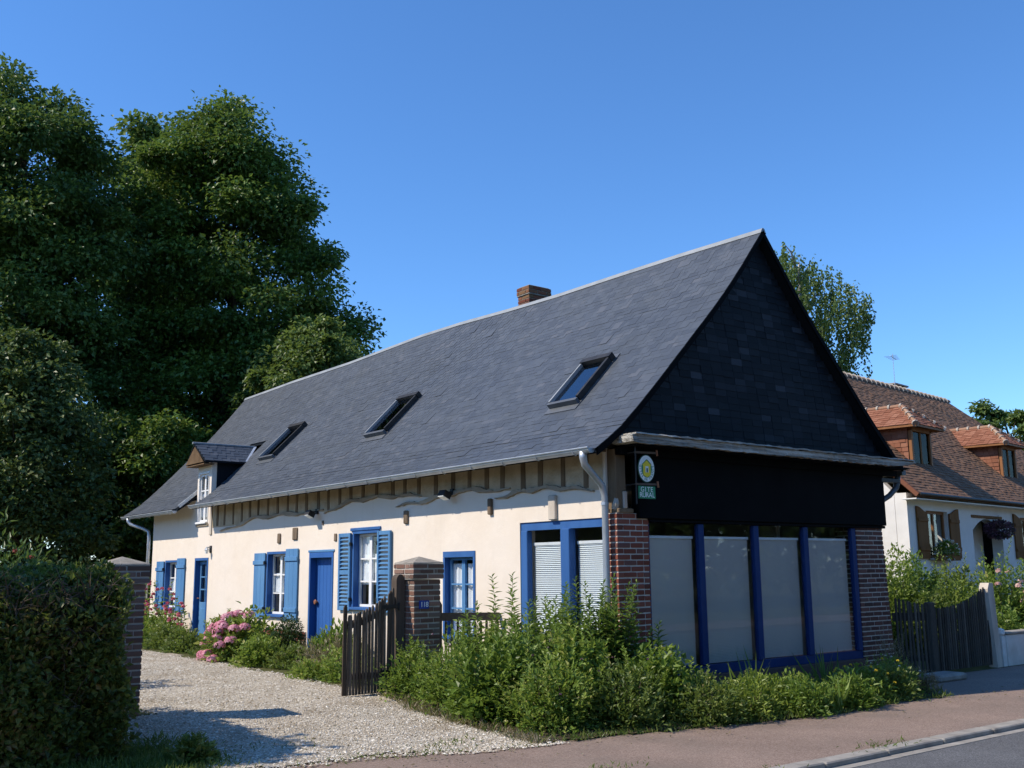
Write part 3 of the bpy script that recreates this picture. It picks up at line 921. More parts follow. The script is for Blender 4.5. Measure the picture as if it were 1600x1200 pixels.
# ---- gable: slate-hung triangle
gx0, gx1 = -0.02, W + 0.10
MB().prism([(0.0, 0.10, 3.15)] + [(x, 0.10, z - .11) for x, z in PROF if x > 0] + [(x, 0.10, z - .11) for x, z in reversed(PROF_R) if RX < x < W + .2] + [(W + .04, 0.10, 3.15)], (0, 0.2, 0)).build('gable_wall', 'interior', house)
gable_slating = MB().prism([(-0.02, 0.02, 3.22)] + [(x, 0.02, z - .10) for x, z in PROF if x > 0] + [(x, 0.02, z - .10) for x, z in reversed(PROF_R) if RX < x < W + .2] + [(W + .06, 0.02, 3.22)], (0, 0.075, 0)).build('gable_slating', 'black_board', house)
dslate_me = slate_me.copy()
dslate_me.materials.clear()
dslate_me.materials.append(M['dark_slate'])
def lay_gable():
    out = []
    e, w, row = 0.098, 0.235, 0
    z = 3.24
    while z < RZ - 0.06:
        # limits of the row under both roof slopes
        def inv(prof, zz):
            for (a, b), (c, d) in zip(prof[:-1], prof[1:]):
                if b <= zz <= d: return a + (c - a) * (zz - b) / (d - b)
            return prof[-1][0]
        zt = min(z + 0.13, RZ - 0.09)
        xl = max(-0.03, inv(PROF, zt + .075))
        xr = min(W + .07, inv(PROF_R, zt + .075))
        x = xl - (row % 2) * w * .5
        while x < xr:
            a, b = max(x, xl), min(x + w, xr)
            x += w
            if b - a < .03: continue
            ln = min(0.24, prof_z(PROF if a < RX else PROF_R, max(-.4, a)) - .085 - z, prof_z(PROF if b < RX else PROF_R, b) - .085 - z)
            if ln < .02: continue
            mm = frame4(Vector((b - a - .004, 0, 0)), Vector((random.gauss(0, .004), 0.012, ln)), Vector((0, -random.uniform(.9, 1.5), 0)), Vector(((a + b) / 2, 0.006 + random.uniform(-.002, .001), z + random.uniform(-.006, .006))))
            out.append(mm)
        z += e
        row += 1
    return out
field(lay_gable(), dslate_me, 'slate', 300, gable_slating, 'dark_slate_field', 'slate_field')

# weathered ledge under the slating, in old split boards
ledge = MB().box(0.02, 6.34, -0.10, 0.02, 3.05, 3.14).build('weathered_ledge', 'black_board', house)
def rough_board(x0, x1, y0, y1, z0, z1, n=26, amp=0.012, taper=0.0):
    vs, fs = [], []
    for i in range(n + 1):
        t = i / n
        x = x0 + (x1 - x0) * t
        a, b, c, d = [random.uniform(-amp, amp) for _ in range(4)]
        e = taper * (max(0, t - .88) / .12) ** 1.5
        vs += [(x, y0 + a, z0 + b + e), (x, y1, z0 + b + e), (x, y1, z1 + c), (x, y0 + d * .7 + .006, z1 + c)]
    for i in range(n):
        for k in range(4):
            p, q = i * 4 + k, i * 4 + (k + 1) % 4
            fs.append((p, p + 4, q + 4, q))
    fs += [(0, 1, 2, 3), (n * 4 + 3, n * 4 + 2, n * 4 + 1, n * 4)]
    return MB().add(vs, fs)
rough_board(0.05, 6.34, -0.34, 0.0, 3.145, 3.168, 60, .006).build('ledge_board', 'black_board', ledge)
rough_board(-0.06, 6.42, -0.40, -0.01, 3.172, 3.275, 90, .012, .06).build('ledge_board', 'grey_wood', ledge)
rough_board(-0.02, 6.38, -0.42, -0.012, 3.278, 3.300, 80, .008).build('ledge_board', 'grey_wood', ledge)

# black fascia board and lintel
MB().bbox(0.36, 6.0, -0.055, 0.09, 2.235, 3.13, 0.006).build('fascia_board', 'black_board', house)
MB().bbox(0.575, 6.0, -0.03, 0.09, 2.19, 2.232, 0.006).build('lintel', 'black_board', house)

# corner post and its foot
MB().bbox(0.03, 0.21, 0.03, 0.20, 2.34, 3.14, 0.012).build('corner_post', 'stud_wood', house)
MB().bbox(0.03, 0.30, -0.01, 0.16, 2.30, 2.36, 0.008).build('post_plate', 'stud_wood', house)
MB().bbox(0.13, 0.19, -0.012, 0.025, 2.36, 2.58, 0.008).build('post_patch', 'pale_wood', house)
MB().tube([(0.05, 0.08, 2.36), (0.04, 0.05, 2.42), (0.06, 0.06, 2.52)], [.05, .045, .02], 8).build('pottery_bottle', 'stone_pale', house)
MB().prism([(-0.30, 0.19, 3.10), (0.0, 0.19, 3.10), (0.0, 0.19, 3.36), (-0.30, 0.19, 3.16)], (0, -0.02, 0)).build('eave_closer', 'soffit_wood', house)

# shop window in the gable
shop = MB().box(0.575, 5.21, 0.02, 0.13, 0.185, 0.30).build('shop_window', 'deep_blue', house)
shop['label'] = 'wide shop window of four tall panes with deep blue bars'
MB().bbox(0.575, 5.21, -0.02, 0.14, -0.12, 0.18, 0.01).build('shop_sill_wall', 'dark_brick', house)
for x0, x1 in ((1.525, 1.645), (2.695, 2.815), (3.855, 3.975), (5.085, 5.20)):
    MB().bbox(x0, x1, 0.0, 0.07, 0.302, 2.185, 0.008).build('mullion', 'deep_blue', shop)
MB().bbox(0.577, 0.60, 0.02, 0.12, 0.302, 2.185, 0.004).build('mullion', 'deep_blue', shop)
panes = ((0.602, 1.523), (1.647, 2.693), (2.817, 3.853), (3.977, 5.083))
for i, (x0, x1) in enumerate(panes):
    MB().box(x0, x1, 0.040, 0.046, 0.302, 2.185).build('pane', 'glass', shop)
    MB().box(x0 + .02, x1 - .02, 0.085, 0.13, 1.985, 2.02).build('blind_rail', 'blind_slat', shop)
    mb = MB()
    z = 0.31
    while z < 1.98:
        mb.add([(x0 + .025, 0.115, z), (x1 - .025, 0.115, z), (x1 - .025, 0.100, z + .0215), (x0 + .025, 0.100, z + .0215)], [(0, 1, 2, 3)])
        z += .0205
    mb.build('blind', 'blind_grey', shop, kind='stuff')

# big side window with pale blinds
bigw = MB()
y0, y1, z0, z1 = BIG
bigw.box(0.02, 0.11, y0, y1, z1 - 0.115, z1)
big = bigw.build('side_shop_window', 'frame_blue', house)
for a, b in ((y0, y0 + .10), (0.93, 1.11), (y1 - .145, y1)):
    MB().bbox(-0.015 if a == 0.93 else 0.01, 0.11, a, b, z0 + .08, z1 - .117, .008).build('mullion', 'frame_blue', big)
MB().bbox(-0.03, 0.13, y0, y1, z0, z0 + .078, .008).build('sill', 'frame_blue', big)
for a, b in ((y0 + .102, 0.928), (1.112, y1 - .147)):
    MB().box(0.07, 0.076, a, b, z0 + .08, z1 - .117).build('pane', 'glass', big)
    MB().box(0.115, 0.165, a + .02, b - .02, 1.925, 1.965).build('blind_rail', 'white_paint', big)
    mb = MB()
    z = z0 + .09
    while z < 1.91:
        mb.add([(0.122, a + .03, z), (0.122, b - .03, z), (0.142, b - .03, z + .0235), (0.142, a + .03, z + .0235)], [(0, 1, 2, 3)])
        z += .0262
    mb.build('blind', 'blind_slat', big, kind='stuff')

# ---- small windows
def lace_panel(a, b, z0, z1, x, parent, waves=5, flare=0.0):
    n_ = 28
    vs, fs = [], []
    for j, z in enumerate((z1, (z0 + z1) / 2, z0)):
        for i in range(n_ + 1):
            t = i / n_
            vs.append((x + .018 * math.sin(t * waves * 6.283 + j * .3) + flare * j, a + (b - a) * t, z))
    for j in range(2):
        for i in range(n_):
            p = j * (n_ + 1) + i
            fs.append((p, p + 1, p + n_ + 2, p + n_ + 1))
    return MB().add(vs, fs).build('lace_curtain', 'lace', parent, smooth=True)

def casement(hole, name, frame_mat, sash_mat, rows, cols, x=0.10, jamb=0.055, curtains=(), label=None, head=0.05):
    y0, y1, z0, z1 = hole
    win = MB().box(-.014, x + .09, y0 + .002, y1 - .002, z1 - head, z1 - .002).build(name, frame_mat, house)
    if label: win['label'] = label
    MB().box(-.014, x + .09, y0 + .002, y0 + jamb, z0 + .05, z1 - head - .002).build('jamb', frame_mat, win)
    MB().box(-.014, x + .09, y1 - jamb, y1 - .002, z0 + .05, z1 - head - .002).build('jamb', frame_mat, win)
    MB().bbox(-.07, x + .09, y0 + .002, y1 - .002, z0, z0 + .048, .006).build('sill', frame_mat, win)
    a, b, c, d = y0 + jamb + .003, y1 - jamb - .003, z0 + .052, z1 - head - .004
    sw = 0.042
    cw = (b - a) / cols
    for k in range(cols):
        p, q = a + k * cw, a + (k + 1) * cw - .002
        MB().box(x, x + .04, p, q, d - sw, d).build('sash_rail', sash_mat, win)
        MB().box(x, x + .04, p, q, c, c + sw).build('sash_rail', sash_mat, win)
        MB().box(x - .001, x + .041, p, p + sw, c + sw + .001, d - sw - .001).build('sash_stile', sash_mat, win)
        MB().box(x - .001, x + .041, q - sw, q, c + sw + .001, d - sw - .001).build('sash_stile', sash_mat, win)
        hh = (d - c - 2 * sw)
        for r_ in range(rows):
            zz0 = c + sw + hh * r_ / rows
            zz1 = c + sw + hh * (r_ + 1) / rows
            if r_:
                MB().box(x + .004, x + .036, p + sw + .001, q - sw - .001, zz0 - .013, zz0 + .013).build('glazing_bar', sash_mat, win)
            MB().box(x + .017, x + .021, p + sw, q - sw, zz0 + .013, zz1 - .013).build('pane', 'glass', win)
    for (cy0, cy1, cz0, cz1, wv) in curtains:
        lace_panel(a + (b - a) * cy0, a + (b - a) * cy1, c + (d - c) * cz0, c + (d - c) * cz1, x + .065, win, wv)
    return win

casement(WIN1, 'window', 'frame_blue', 'white_paint', 3, 2, curtains=((0.02, 0.98, 0.36, 0.68, 6), (0.1, 0.42, 0.22, 0.36, 3)), label='white six pane window beside the plank door')
casement(WIN0, 'window', 'frame_blue', 'white_paint', 3, 2, curtains=((0.02, 0.98, 0.2, 0.62, 6),), label='white paned window behind the hollyhocks')
casement(LOUV, 'window', 'frame_blue', 'white_paint', 3, 2, curtains=((0.02, 0.98, 0.3, 0.72, 7), (0.5, 0.98, 0.66, 0.98, 4)), label='white paned window with louvred shutters')
lw = casement(LOWW, 'window', 'frame_blue', 'shutter_blue', 3, 2, x=0.08, jamb=0.05, curtains=((0.0, 0.46, 0.0, 0.92, 3), (0.52, 1.0, 0.0, 0.92, 3)), label='low blue window with lace behind the bushes', head=.09)
# trim boards over the louvred window
MB().bbox(-0.03, 0.05, LOUV[0] - .06, LOUV[1] + .06, LOUV[3] + .001, LOUV[3] + .055, .006).build('head_board', 'frame_blue', house)
MB().bbox(-0.02, 0.05, DOOR2[0] - .035, DOOR2[1] + .035, DOOR2[3] + .001, DOOR2[3] + .045, .006).build('head_board', 'shutter_blue', house)

def plank_shutter(y0, y1, z0, z1, hinge_y):
    sh = MB().box(-.030, -.012, y0, y1, z0 + .12, z0 + .125).build('shutter', 'shutter_blue', house)
    n_ = 3
    for k in range(n_):
        a = y0 + (y1 - y0) * k / n_
        b = y0 + (y1 - y0) * (k + 1) / n_
        MB().bbox(-.040, -.012, a + .0015, b - .0015, z0, z1, .004).build('plank', 'shutter_blue', sh)
    for z in (z0 + .15, z1 - .24):
        MB().bbox(-.064, -.041, y0 - .012, y1 + .012, z, z + .085, .005).build('batten', 'shutter_blue', sh)
    for z in (z0 + .19, z1 - .20):
        MB().box(-.072, -.008, hinge_y - .02, hinge_y + .02, z - .03, z + .03).build('hinge', 'iron', sh)
    return sh
for h, wd in ((WIN1, .53), (WIN0, .52)):
    s1 = plank_shutter(h[1] + .035, h[1] + .035 + wd, h[2] - .04, h[3] - .02, h[1] + .02)
    s2 = plank_shutter(h[0] - .015 - wd, h[0] - .015, h[2] - .04, h[3] + .04, h[0] + .005)

def louvre_shutter(y0, y1, z0, z1, hy):
    sh = MB().bbox(-.058, -.015, y0, y0 + .055, z0, z1, .004).build('louvred_shutter', 'shutter_blue', house)
    MB().bbox(-.058, -.015, y1 - .055, y1, z0, z1, .004).build('stile', 'shutter_blue', sh)
    zm = z0 + (z1 - z0) * .46
    for a, b in ((z0, z0 + .08), (zm, zm + .08), (z1 - .07, z1)):
        MB().bbox(-.054, -.018, y0 + .056, y1 - .056, a, b, .004).build('rail', 'shutter_blue', sh)
    for a, b in ((z0 + .085, zm - .005), (zm + .085, z1 - .075)):
        k = int((b - a) / .066)
        for i in range(k):
            z = a + (b - a) * (i + .5) / k
            MB().add([(-.054, y0 + .057, z - .008), (-.054, y1 - .057, z - .008), (-.018, y1 - .057, z + .016), (-.018, y0 + .057, z + .016),
                      (-.054, y0 + .057, z - .017), (-.054, y1 - .057, z - .017), (-.018, y1 - .057, z + .007), (-.018, y0 + .057, z + .007)],
                     [(0, 1, 2, 3), (7, 6, 5, 4), (0, 4, 5, 1), (3, 2, 6, 7)]).build('slat', 'shutter_blue', sh)
    for z in (z0 + .2, z1 - .2):
        MB().box(-.066, -.006, hy - .02, hy + .02, z - .03, z + .03).build('hinge', 'iron', sh)
louvre_shutter(LOUV[1] + .01, LOUV[1] + .44, LOUV[2] - .02, LOUV[3] - .03, LOUV[1] + .005)
louvre_shutter(LOUV[0] - .44, LOUV[0] - .01, LOUV[2] - .02, LOUV[3] - .03, LOUV[0] - .005)

# ---- doors
y0, y1, z0, z1 = DOOR2
d2 = MB().box(-.014, 0.19, y0 + .002, y1 - .002, z1 - .10, z1 - .002).build('door', 'door_blue', house)
d2['label'] = 'blue plank door with a round brass knob'
for a, b in ((y0 + .002, y0 + .06), (y1 - .06, y1 - .002)):
    MB().box(-.014, 0.19, a, b, z0, z1 - .102).build('jamb', 'frame_blue', d2)
for k in range(6):
    a = y0 + .063 + (y1 - y0 - .126) * k / 6
    b = y0 + .063 + (y1 - y0 - .126) * (k + 1) / 6
    MB().bbox(0.12, 0.16, a + .002, b - .002, z0, z1 - .104, .005).build('plank', 'door_blue', d2)
MB().tube([(0.12, y1 - .13, 1.02), (0.085, y1 - .13, 1.02), (0.07, y1 - .13, 1.02)], [.022, .022, .05], 10).build('knob', 'rust_copper', d2)
MB().tube([(0.071, y1 - .13, 1.02), (0.055, y1 - .13, 1.02), (0.05, y1 - .13, 1.02)], [.052, .04, .01], 10).build('knob', 'rust_copper', d2)

y0, y1, z0, z1 = DOOR1
d1 = MB().box(-.014, 0.17, y0 + .002, y1 - .002, z1 - .06, z1 - .002).build('glazed_door', 'frame_blue', house)
d1['label'] = 'blue half glazed door under the dormer'
for a, b in ((y0 + .002, y0 + .055), (y1 - .055, y1 - .002)):
    MB().box(-.014, 0.17, a, b, z0, z1 - .062).build('jamb', 'frame_blue', d1)
a, b = y0 + .058, y1 - .058
MB().bbox(0.10, 0.14, a, b, z0, z0 + .86, .006).build('lower_panel', 'shutter_blue', d1)
MB().bbox(0.085, 0.099, a + .10, b - .10, z0 + .14, z0 + .72, .004).build('raised_panel', 'shutter_blue', d1)
for p, q in ((a, a + .09), (b - .09, b)):
    MB().box(0.10, 0.14, p, q, z0 + .862, z1 - .065).build('stile', 'shutter_blue', d1)
MB().box(0.10, 0.14, a + .092, b - .092, z1 - .15, z1 - .065).build('rail', 'shutter_blue', d1)
for i in range(1, 3):
    z = z0 + .862 + (z1 - .15 - z0 - .862) * i / 3
    MB().box(0.105, 0.135, a + .092, b - .092, z - .014, z + .014).build('glazing_bar', 'shutter_blue', d1)
MB().box(0.105, 0.135, (a + b) / 2 - .012, (a + b) / 2 + .012, z0 + .864, z1 - .152).build('glazing_bar', 'shutter_blue', d1)
MB().box(0.118, 0.122, a + .09, b - .09, z0 + .862, z1 - .15).build('pane', 'glass', d1)
MB().tube([(0.10, y1 - .10, 1.0), (0.05, y1 - .10, 1.0), (0.05, y1 - .20, 1.0)], .010, 6).build('handle', 'rust_copper', d1)

# ---- timber studs and the bent beam below the eaves
stud_y = []
y = 0.55
while y < 13.35:
    stud_y.append(y)
    y += random.uniform(0.40, 0.52)
BEAMS = [
    [(12.98, 2.50), (12.4, 2.57), (11.8, 2.64), (11.09, 2.74), (10.4, 2.735), (9.85, 2.735), (9.1, 2.73), (8.44, 2.72), (8.0, 2.74)],
    [(7.95, 2.66), (7.71, 2.72), (7.05, 2.83), (6.24, 2.865), (5.38, 2.845), (4.58, 2.80)],
    [(5.38, 2.67), (4.68, 2.69), (4.02, 2.75), (3.48, 2.815), (2.81, 2.77), (2.2, 2.74)],
    [(2.57, 2.63), (2.19, 2.67), (1.74, 2.715), (1.18, 2.70), (0.40, 2.62)],
]
def beam_top(y):
    best = 2.62
    for bm in BEAMS:
        for (a, za), (c, zc) in zip(bm[:-1], bm[1:]):
            if c <= y <= a:
                best = max(best, za + (zc - za) * (y - a) / (c - a))
    return best
for y in stud_y:
    wdt = random.uniform(.075, .105)
    zb = beam_top(y) + .02
    t = random.uniform(-.02, .02)
    MB().prism([(-.018, y - wdt / 2 + t, zb), (-.018, y + wdt / 2 + t, zb), (-.018, y + wdt / 2, 3.29), (-.018, y - wdt / 2, 3.29)], (0.017, 0, 0)).build('stud', 'stud_wood', house)
edges_y = [0.24] + stud_y + [13.50]
for a, b in zip(edges_y[:-1], edges_y[1:]):
    za, zb = beam_top(a), beam_top(b)
    MB().prism([(-.006 - random.uniform(0, .004), a, za - .01), (-.006, b, zb - .01), (-.006, b, 3.288), (-.006, a, 3.288)], (.0055, 0, 0)).build('infill_panel', 'cob', house)
for bm in BEAMS:
    n_ = 40
    vs, fs = [], []
    ya, yb = bm[0][0], bm[-1][0]
    yy = np.linspace(ya, yb, n_ + 1)
    zz = np.interp(-yy, [-p[0] for p in bm], [p[1] for p in bm])
    for i in range(n_ + 1):
        t = i / n_
        hw = 0.034 * min(1, .25 + 3 * t, .25 + 3 * (1 - t)) * (1 + .3 * math.sin(i * .7 + ya)) + random.uniform(-.008, .008)
        c = zz[i] + .018 * math.sin(i * .53 + ya) + random.uniform(-.006, .006)
        vs += [(-.040 + random.uniform(-.006, .006), yy[i], c - hw * .8), (-.002, yy[i], c - hw), (-.002, yy[i], c + hw), (-.040 + random.uniform(-.006, .006), yy[i], c + hw * .8)]
    for i in range(n_):
        for k in range(4):
            p, q = i * 4 + k, i * 4 + (k + 1) % 4
            fs.append((p, q, q + 4, p + 4))
    fs += [(3, 2, 1, 0), (n_ * 4, n_ * 4 + 1, n_ * 4 + 2, n_ * 4 + 3)]
    MB().add(vs, fs).build('bent_beam', 'beam_wood', house)
MB().bbox(-.03, 0.0, 13.50, 13.62, 2.45, 3.29, .006).build('corner_stud', 'pale_wood', house)

# wooden beam ends that stick out of the plaster
for y, z, w_, h_, d_ in ((9.9, 2.26, .13, .20, .03), (9.18, 2.33, .20, .24, .03), (8.03, 2.50, .07, .08, .02), (7.51, 2.21, .09, .14, .025), (5.05, 2.47, .12, .22, .04), (2.69, 2.52, .09, .24, .05)):
    MB().bbox(-d_, 0.0, y - w_ / 2, y + w_ / 2, z - h_ / 2, z + h_ / 2, .012).build('beam_end', 'beam_end_wood', house)
MB().bbox(-.05, 0.0, 1.17, 1.32, 2.26, 2.60, .01).build('stone_bracket', 'pale_wood', house)

# ---- gutters and downpipes
def gutter(y0, y1, x, z, parent, side=-1):
    n_ = 7
    vs, fs = [], []
    for y in (y0, y1):
        for k in range(n_ + 1):
            a = math.pi * k / n_
            vs.append((x + .062 * math.cos(a), y, z - .062 * math.sin(a)))
        for k in range(n_ + 1):
            a = math.pi * k / n_
            vs.append((x + .056 * math.cos(a), y, z - .056 * math.sin(a) + .001))
    m_ = 2 * (n_ + 1)
    for k in range(n_):
        fs.append((k, k + 1, k + 1 + m_, k + m_))
        fs.append((n_ + 1 + k, n_ + 1 + k + m_, n_ + 2 + k + m_, n_ + 2 + k))
    fs += [(0, m_, m_ + n_ + 1, n_ + 1), (n_, 2 * n_ + 1, 2 * n_ + 1 + m_, n_ + m_)]
    fs += [tuple(range(n_, -1, -1)), tuple(range(m_, m_ + n_ + 1))]
    g = MB().add(vs, fs).build('gutter', 'zinc', house)
    MB().tube([(x - .066, y0, z + .004), (x - .066, y1, z + .004)], .011, 6).build('rolled_edge', 'zinc', g)
    y = y0 + .3
    while y < y1:
        MB().tube([(x - .068, y, z + .012), (x - .05, y, z - .05), (x, y, z - .072), (x + .06, y, z - .03)], .008, 5).build('bracket', 'zinc', g)
        y += .75
    return g
gutter(-.10, DY0 - .03, -.50, 3.095, house)
gutter(DY1 + .05, 18.45, -.50, 3.045, house)
dp = MB().tube([(-.50, 0.06, 3.07), (-.50, 0.06, 2.98), (-.47, 0.07, 2.90), (-.30, 0.10, 2.78), (-.14, 0.12, 2.66), (-.085, 0.125, 2.52), (-.085, 0.125, 1.4), (-.085, 0.125, -0.08)], [.055, .05, .046, .044, .044, .044, .044, .044], 12).build('downpipe', 'zinc', house, smooth=True)
for z in (2.40, 1.3, 0.4):
    MB().tube([(-.085, 0.125, z), (-.085, 0.125, z + .035)], .051, 12).build('pipe_collar', 'zinc', dp)
dp = MB().tube([(-.50, 18.0, 3.02), (-.50, 18.0, 2.93), (-.46, 17.95, 2.86), (-.2, 17.70, 2.74), (-.10, 17.58, 2.66), (-.085, 17.56, 2.5), (-.085, 17.56, 0.05)], [.055, .05, .046, .044, .044, .044, .044], 12).build('downpipe', 'zinc', house, smooth=True)
for z in (2.3, 1.2):
    MB().tube([(-.085, 17.56, z), (-.085, 17.56, z + .035)], .051, 12).build('pipe_collar', 'zinc', dp)
g_ = MB().box(6.45, 6.56, -.13, 17.9, 3.08, 3.16).build('rear_gutter', 'dark_zinc', house)
dp = MB().tube([(6.48, -.02, 3.08), (6.48, -.01, 2.98), (6.44, 0.0, 2.87), (6.28, 0.03, 2.74), (6.10, 0.05, 2.66), (6.0, 0.06, 2.56), (5.985, 0.30, 2.2)], [.05, .05, .048, .046, .046, .046, .046], 10).build('downpipe', 'dark_zinc', house, smooth=True)
MB().bbox(5.95, 6.5, -.06, .02, 2.95, 3.02, .006).build('gutter_bracket', 'iron', house)

# ---- skylights
def skylight(s0, s1, yc0, yc1):
    """roof window lying in the slope between slope positions s0 and s1"""
    p0, t = prof_at(PROF, s0)
    p1, t1 = prof_at(PROF, s1)
    t = (p1 - p0).normalized()
    nrm = Vector((-t.z, 0, t.x))
    ycm = (yc0 + yc1) / 2
    dz = Vector((0, 0, sag(ycm) * max(0, (p0.z - 3.1) / 3.6)))
    o = p0 + Vector((0, yc1, 0)) + dz
    ux = Vector((0, -1, 0))
    wd, ln = yc1 - yc0, (p1 - p0).length
    def blk(a0, a1, b0, b1, c0, c1):
        return MB().obox(o + ux * (a0 + a1) / 2 + t * (b0 + b1) / 2 + nrm * (c0 + c1) / 2, ux * (a1 - a0) / 2, t * (b1 - b0) / 2, nrm * (c1 - c0) / 2)
    sk = blk(-.03, wd + .03, -.12, ln + .10, -.02, .022).build('skylight', 'dark_zinc', house)
    blk(0, wd, 0, .055, .022, .10).build('frame_bar', 'dark_zinc', sk)
    blk(-.01, wd + .01, ln - .10, ln, .022, .13).build('hood', 'iron', sk)
    blk(0, .032, .056, ln - .111, .022, .115).build('frame_bar', 'ridge_zinc', sk)
    blk(wd - .045, wd + .005, .076, ln - .111, .022, .115).build('frame_bar', 'iron', sk)
    blk(.033, wd - .046, .056, ln - .111, .030, .040).build('inner_reveal', 'interior', sk)
    blk(.033, wd - .046, .056, ln - .111, .055, .061).build('pane', 'sky_glass', sk)
    return sk
def s_of(x):
    s = 0
    for (a, b), (c, d) in zip(PROF[:-1], PROF[1:]):
        if x <= c: return s + math.hypot(c - a, d - b) * (x - a) / (c - a)
        s += math.hypot(c - a, d - b)
for (xa, xb, ya, yb), lb in (((0.53, 1.30, 1.28, 1.92), 'skylight nearest the gable'), ((0.70, 1.52, 6.95, 7.68), 'middle skylight of the three'), ((0.70, 1.52, 11.8, 12.55), 'skylight beside the dormer')):
    sk = skylight(s_of(xa), s_of(xb), ya, yb)
    sk['label'] = lb
# ---- dormer
dm = MB()
y0, y1 = 13.66, 14.52
zr, ze = 4.60, 4.18
xf, xr_ = -0.02, 1.02
dormer = pierced(0.0, y0, y1, 3.301, 4.16, [(DORM[0], DORM[1], 3.301, DORM[3])], 0.12).build('dormer', 'cream_plaster', house)
for y in (y0, y1):
    yy = y + (0.0 if y == y0 else -.04)
    MB().prism([(0.125, yy, prof_z(PROF, .125) - .06), (0.125, yy, ze), (0.86, yy, ze), ], (0, .04, 0)).build('cheek', 'dark_slate_field', dormer)
ymid = (y0 + y1) / 2
oh = 0.17
mb = MB()
for sgn in (-1, 1):
    ye = ymid + sgn * ((y1 - y0) / 2 + oh)
    slope = (zr - ze) / ((y1 - y0) / 2 + oh)
    a = Vector((-.30, ymid, zr)); b = Vector((-.24, ye, ze - .02)); c = Vector((0.80, ye, ze - .02)); d = Vector((1.26, ymid, zr))
    q = Vector((0, 0, -.035))
    order = [a, b, c, d] if sgn < 0 else [d, c, b, a]
    pl = MB().prism(order, q).build('dormer_roof', 'dark_slate_field', dormer)
    n_ = 6
    for r_ in range(n_):
        u0, u1 = r_ / n_, (r_ + 1) / n_ + .04
        lo0 = b.lerp(a, u0); lo1 = c.lerp(d, u0); hi0 = b.lerp(a, min(1, u1)); hi1 = c.lerp(d, min(1, u1))
        cnt = max(3, int((lo1 - lo0).length / .2))
        nn = (lo1 - lo0).cross(hi0 - lo0).normalized()
        if nn.z < 0: nn = -nn
        for k in range(cnt):
            A, B_ = lo0.lerp(lo1, (k + .5 * (r_ % 2) * (0 if k == 0 else 1)) / cnt), lo0.lerp(lo1, min(1, (k + 1 + .5 * (r_ % 2)) / cnt))
            if r_ % 2 and k == cnt - 1: pass
            ln_v = (hi0 + hi1) / 2 - (lo0 + lo1) / 2
            if (B_ - A).length < .03: continue
            mm = frame4((B_ - A) * .98, ln_v * 1.15, nn * 1.2, (A + B_) / 2 + nn * .004)
            place('slate', slate_me, dormer, mm)
MB().tube([(-.33, ymid, zr + .02), (1.24, ymid, zr + .02)], .028, 8).build('ridge_roll', 'ridge_zinc', dormer)
MB().prism([(-.275, y0 - oh + .05, ze - .05), (-.275, y1 + oh - .05, ze - .05), (-.275, ymid, zr - .06)], (.02, 0, 0)).build('bargeboard', 'soffit_wood', dormer)
MB().box(-.25, 0.0, y0 - oh + .04, y1 + oh - .04, ze - .10, ze - .075).build('soffit', 'soffit_wood', dormer)
MB().bar((0.78, y0 - oh, ze + .0), (1.24, ymid - .02, zr + .02), .06, .02, (0, 0, 1)).build('valley_flashing', 'zinc', dormer)
MB().bar((-.42, DY1 + .01, 3.14), (0.40, DY1 + .01, 3.83), .05, .07, (0, 0, 1)).build('verge_flashing', 'zinc', dormer)
casement((DORM[0], DORM[1], DORM[2], DORM[3]), 'dormer_window', 'white_paint', 'white_paint', 3, 2, x=0.03, jamb=.03, curtains=((0, 1, .1, .6, 4),), label='narrow white dormer window')
MB().bbox(-.03, 0.03, DORM[0] - .05, DORM[1] + .05, 2.66, 2.715, .006).build('dormer_sill', 'beam_wood', house)

# ---- chimney
chim = MB().box(3.28, 3.78, 5.84, 6.10, 6.20, 6.249).build('chimney', 'old_mortar', house)
chim['label'] = 'short weathered brick chimney behind the ridge'
brick_shaft(chim, 'chim', 3.26, 3.80, 5.76, 6.12, 6.25, 7.00, course=.078, mortar='chimney_mortar')
MB().bbox(3.24, 3.82, 5.74, 6.14, 7.001, 7.025, .008).build('chimney_band', 'cap_stone', chim)
brick_shaft(chim, 'chim', 3.24, 3.82, 5.74, 6.14, 7.026, 7.18, course=.077, mortar='chimney_mortar')
MB().bbox(3.27, 3.79, 5.77, 6.11, 7.181, 7.20, .008).build('chimney_cap', 'cap_stone', chim)

# ------------------------------------------------------------------ fittings on the house
def floodlight(y, z, label):
    t = thing('floodlight', label, 'lamp', (0, y, z), 'floodlights on the long wall')
    MB().bbox(-.05, -.001, y - .04, y + .04, z - .05, z + .05, .008).build('bracket', 'iron', t)
    MB().tube([(-.05, y, z), (-.12, y, z - .01)], .014, 6).build('arm', 'iron', t)
    MB().obox((-.17, y, z - .05), (.06, 0, -.03), (0, .085, 0), (.022, 0, .045)).build('housing', 'iron', t)
    MB().obox((-.195, y, z - .098), (.055, 0, -.0275), (0, .075, 0), (.002, 0, .004)).build('lens', 'sign_white', t)
floodlight(8.25, 2.72, 'black floodlight under the eaves above the plank door')
floodlight(3.68, 2.80, 'black floodlight under the eaves near the street corner')
t = thing('wall_lamp', 'small grey round lamp above the half glazed door', 'lamp', (0, 13.52, 2.1))
MB().bbox(-.02, -.001, 13.46, 13.58, 2.04, 2.20, .006).build('back_plate', 'iron', t)
MB().tube([(-.02, 13.52, 2.16), (-.10, 13.52, 2.16), (-.10, 13.52, 2.10)], [.02, .02, .06], 8).build('hood', 'zinc', t)
MB().tube([(-.10, 13.52, 2.098), (-.10, 13.52, 2.02)], [.05, .035], 8).build('bulb_glass', 'sign_white', t)

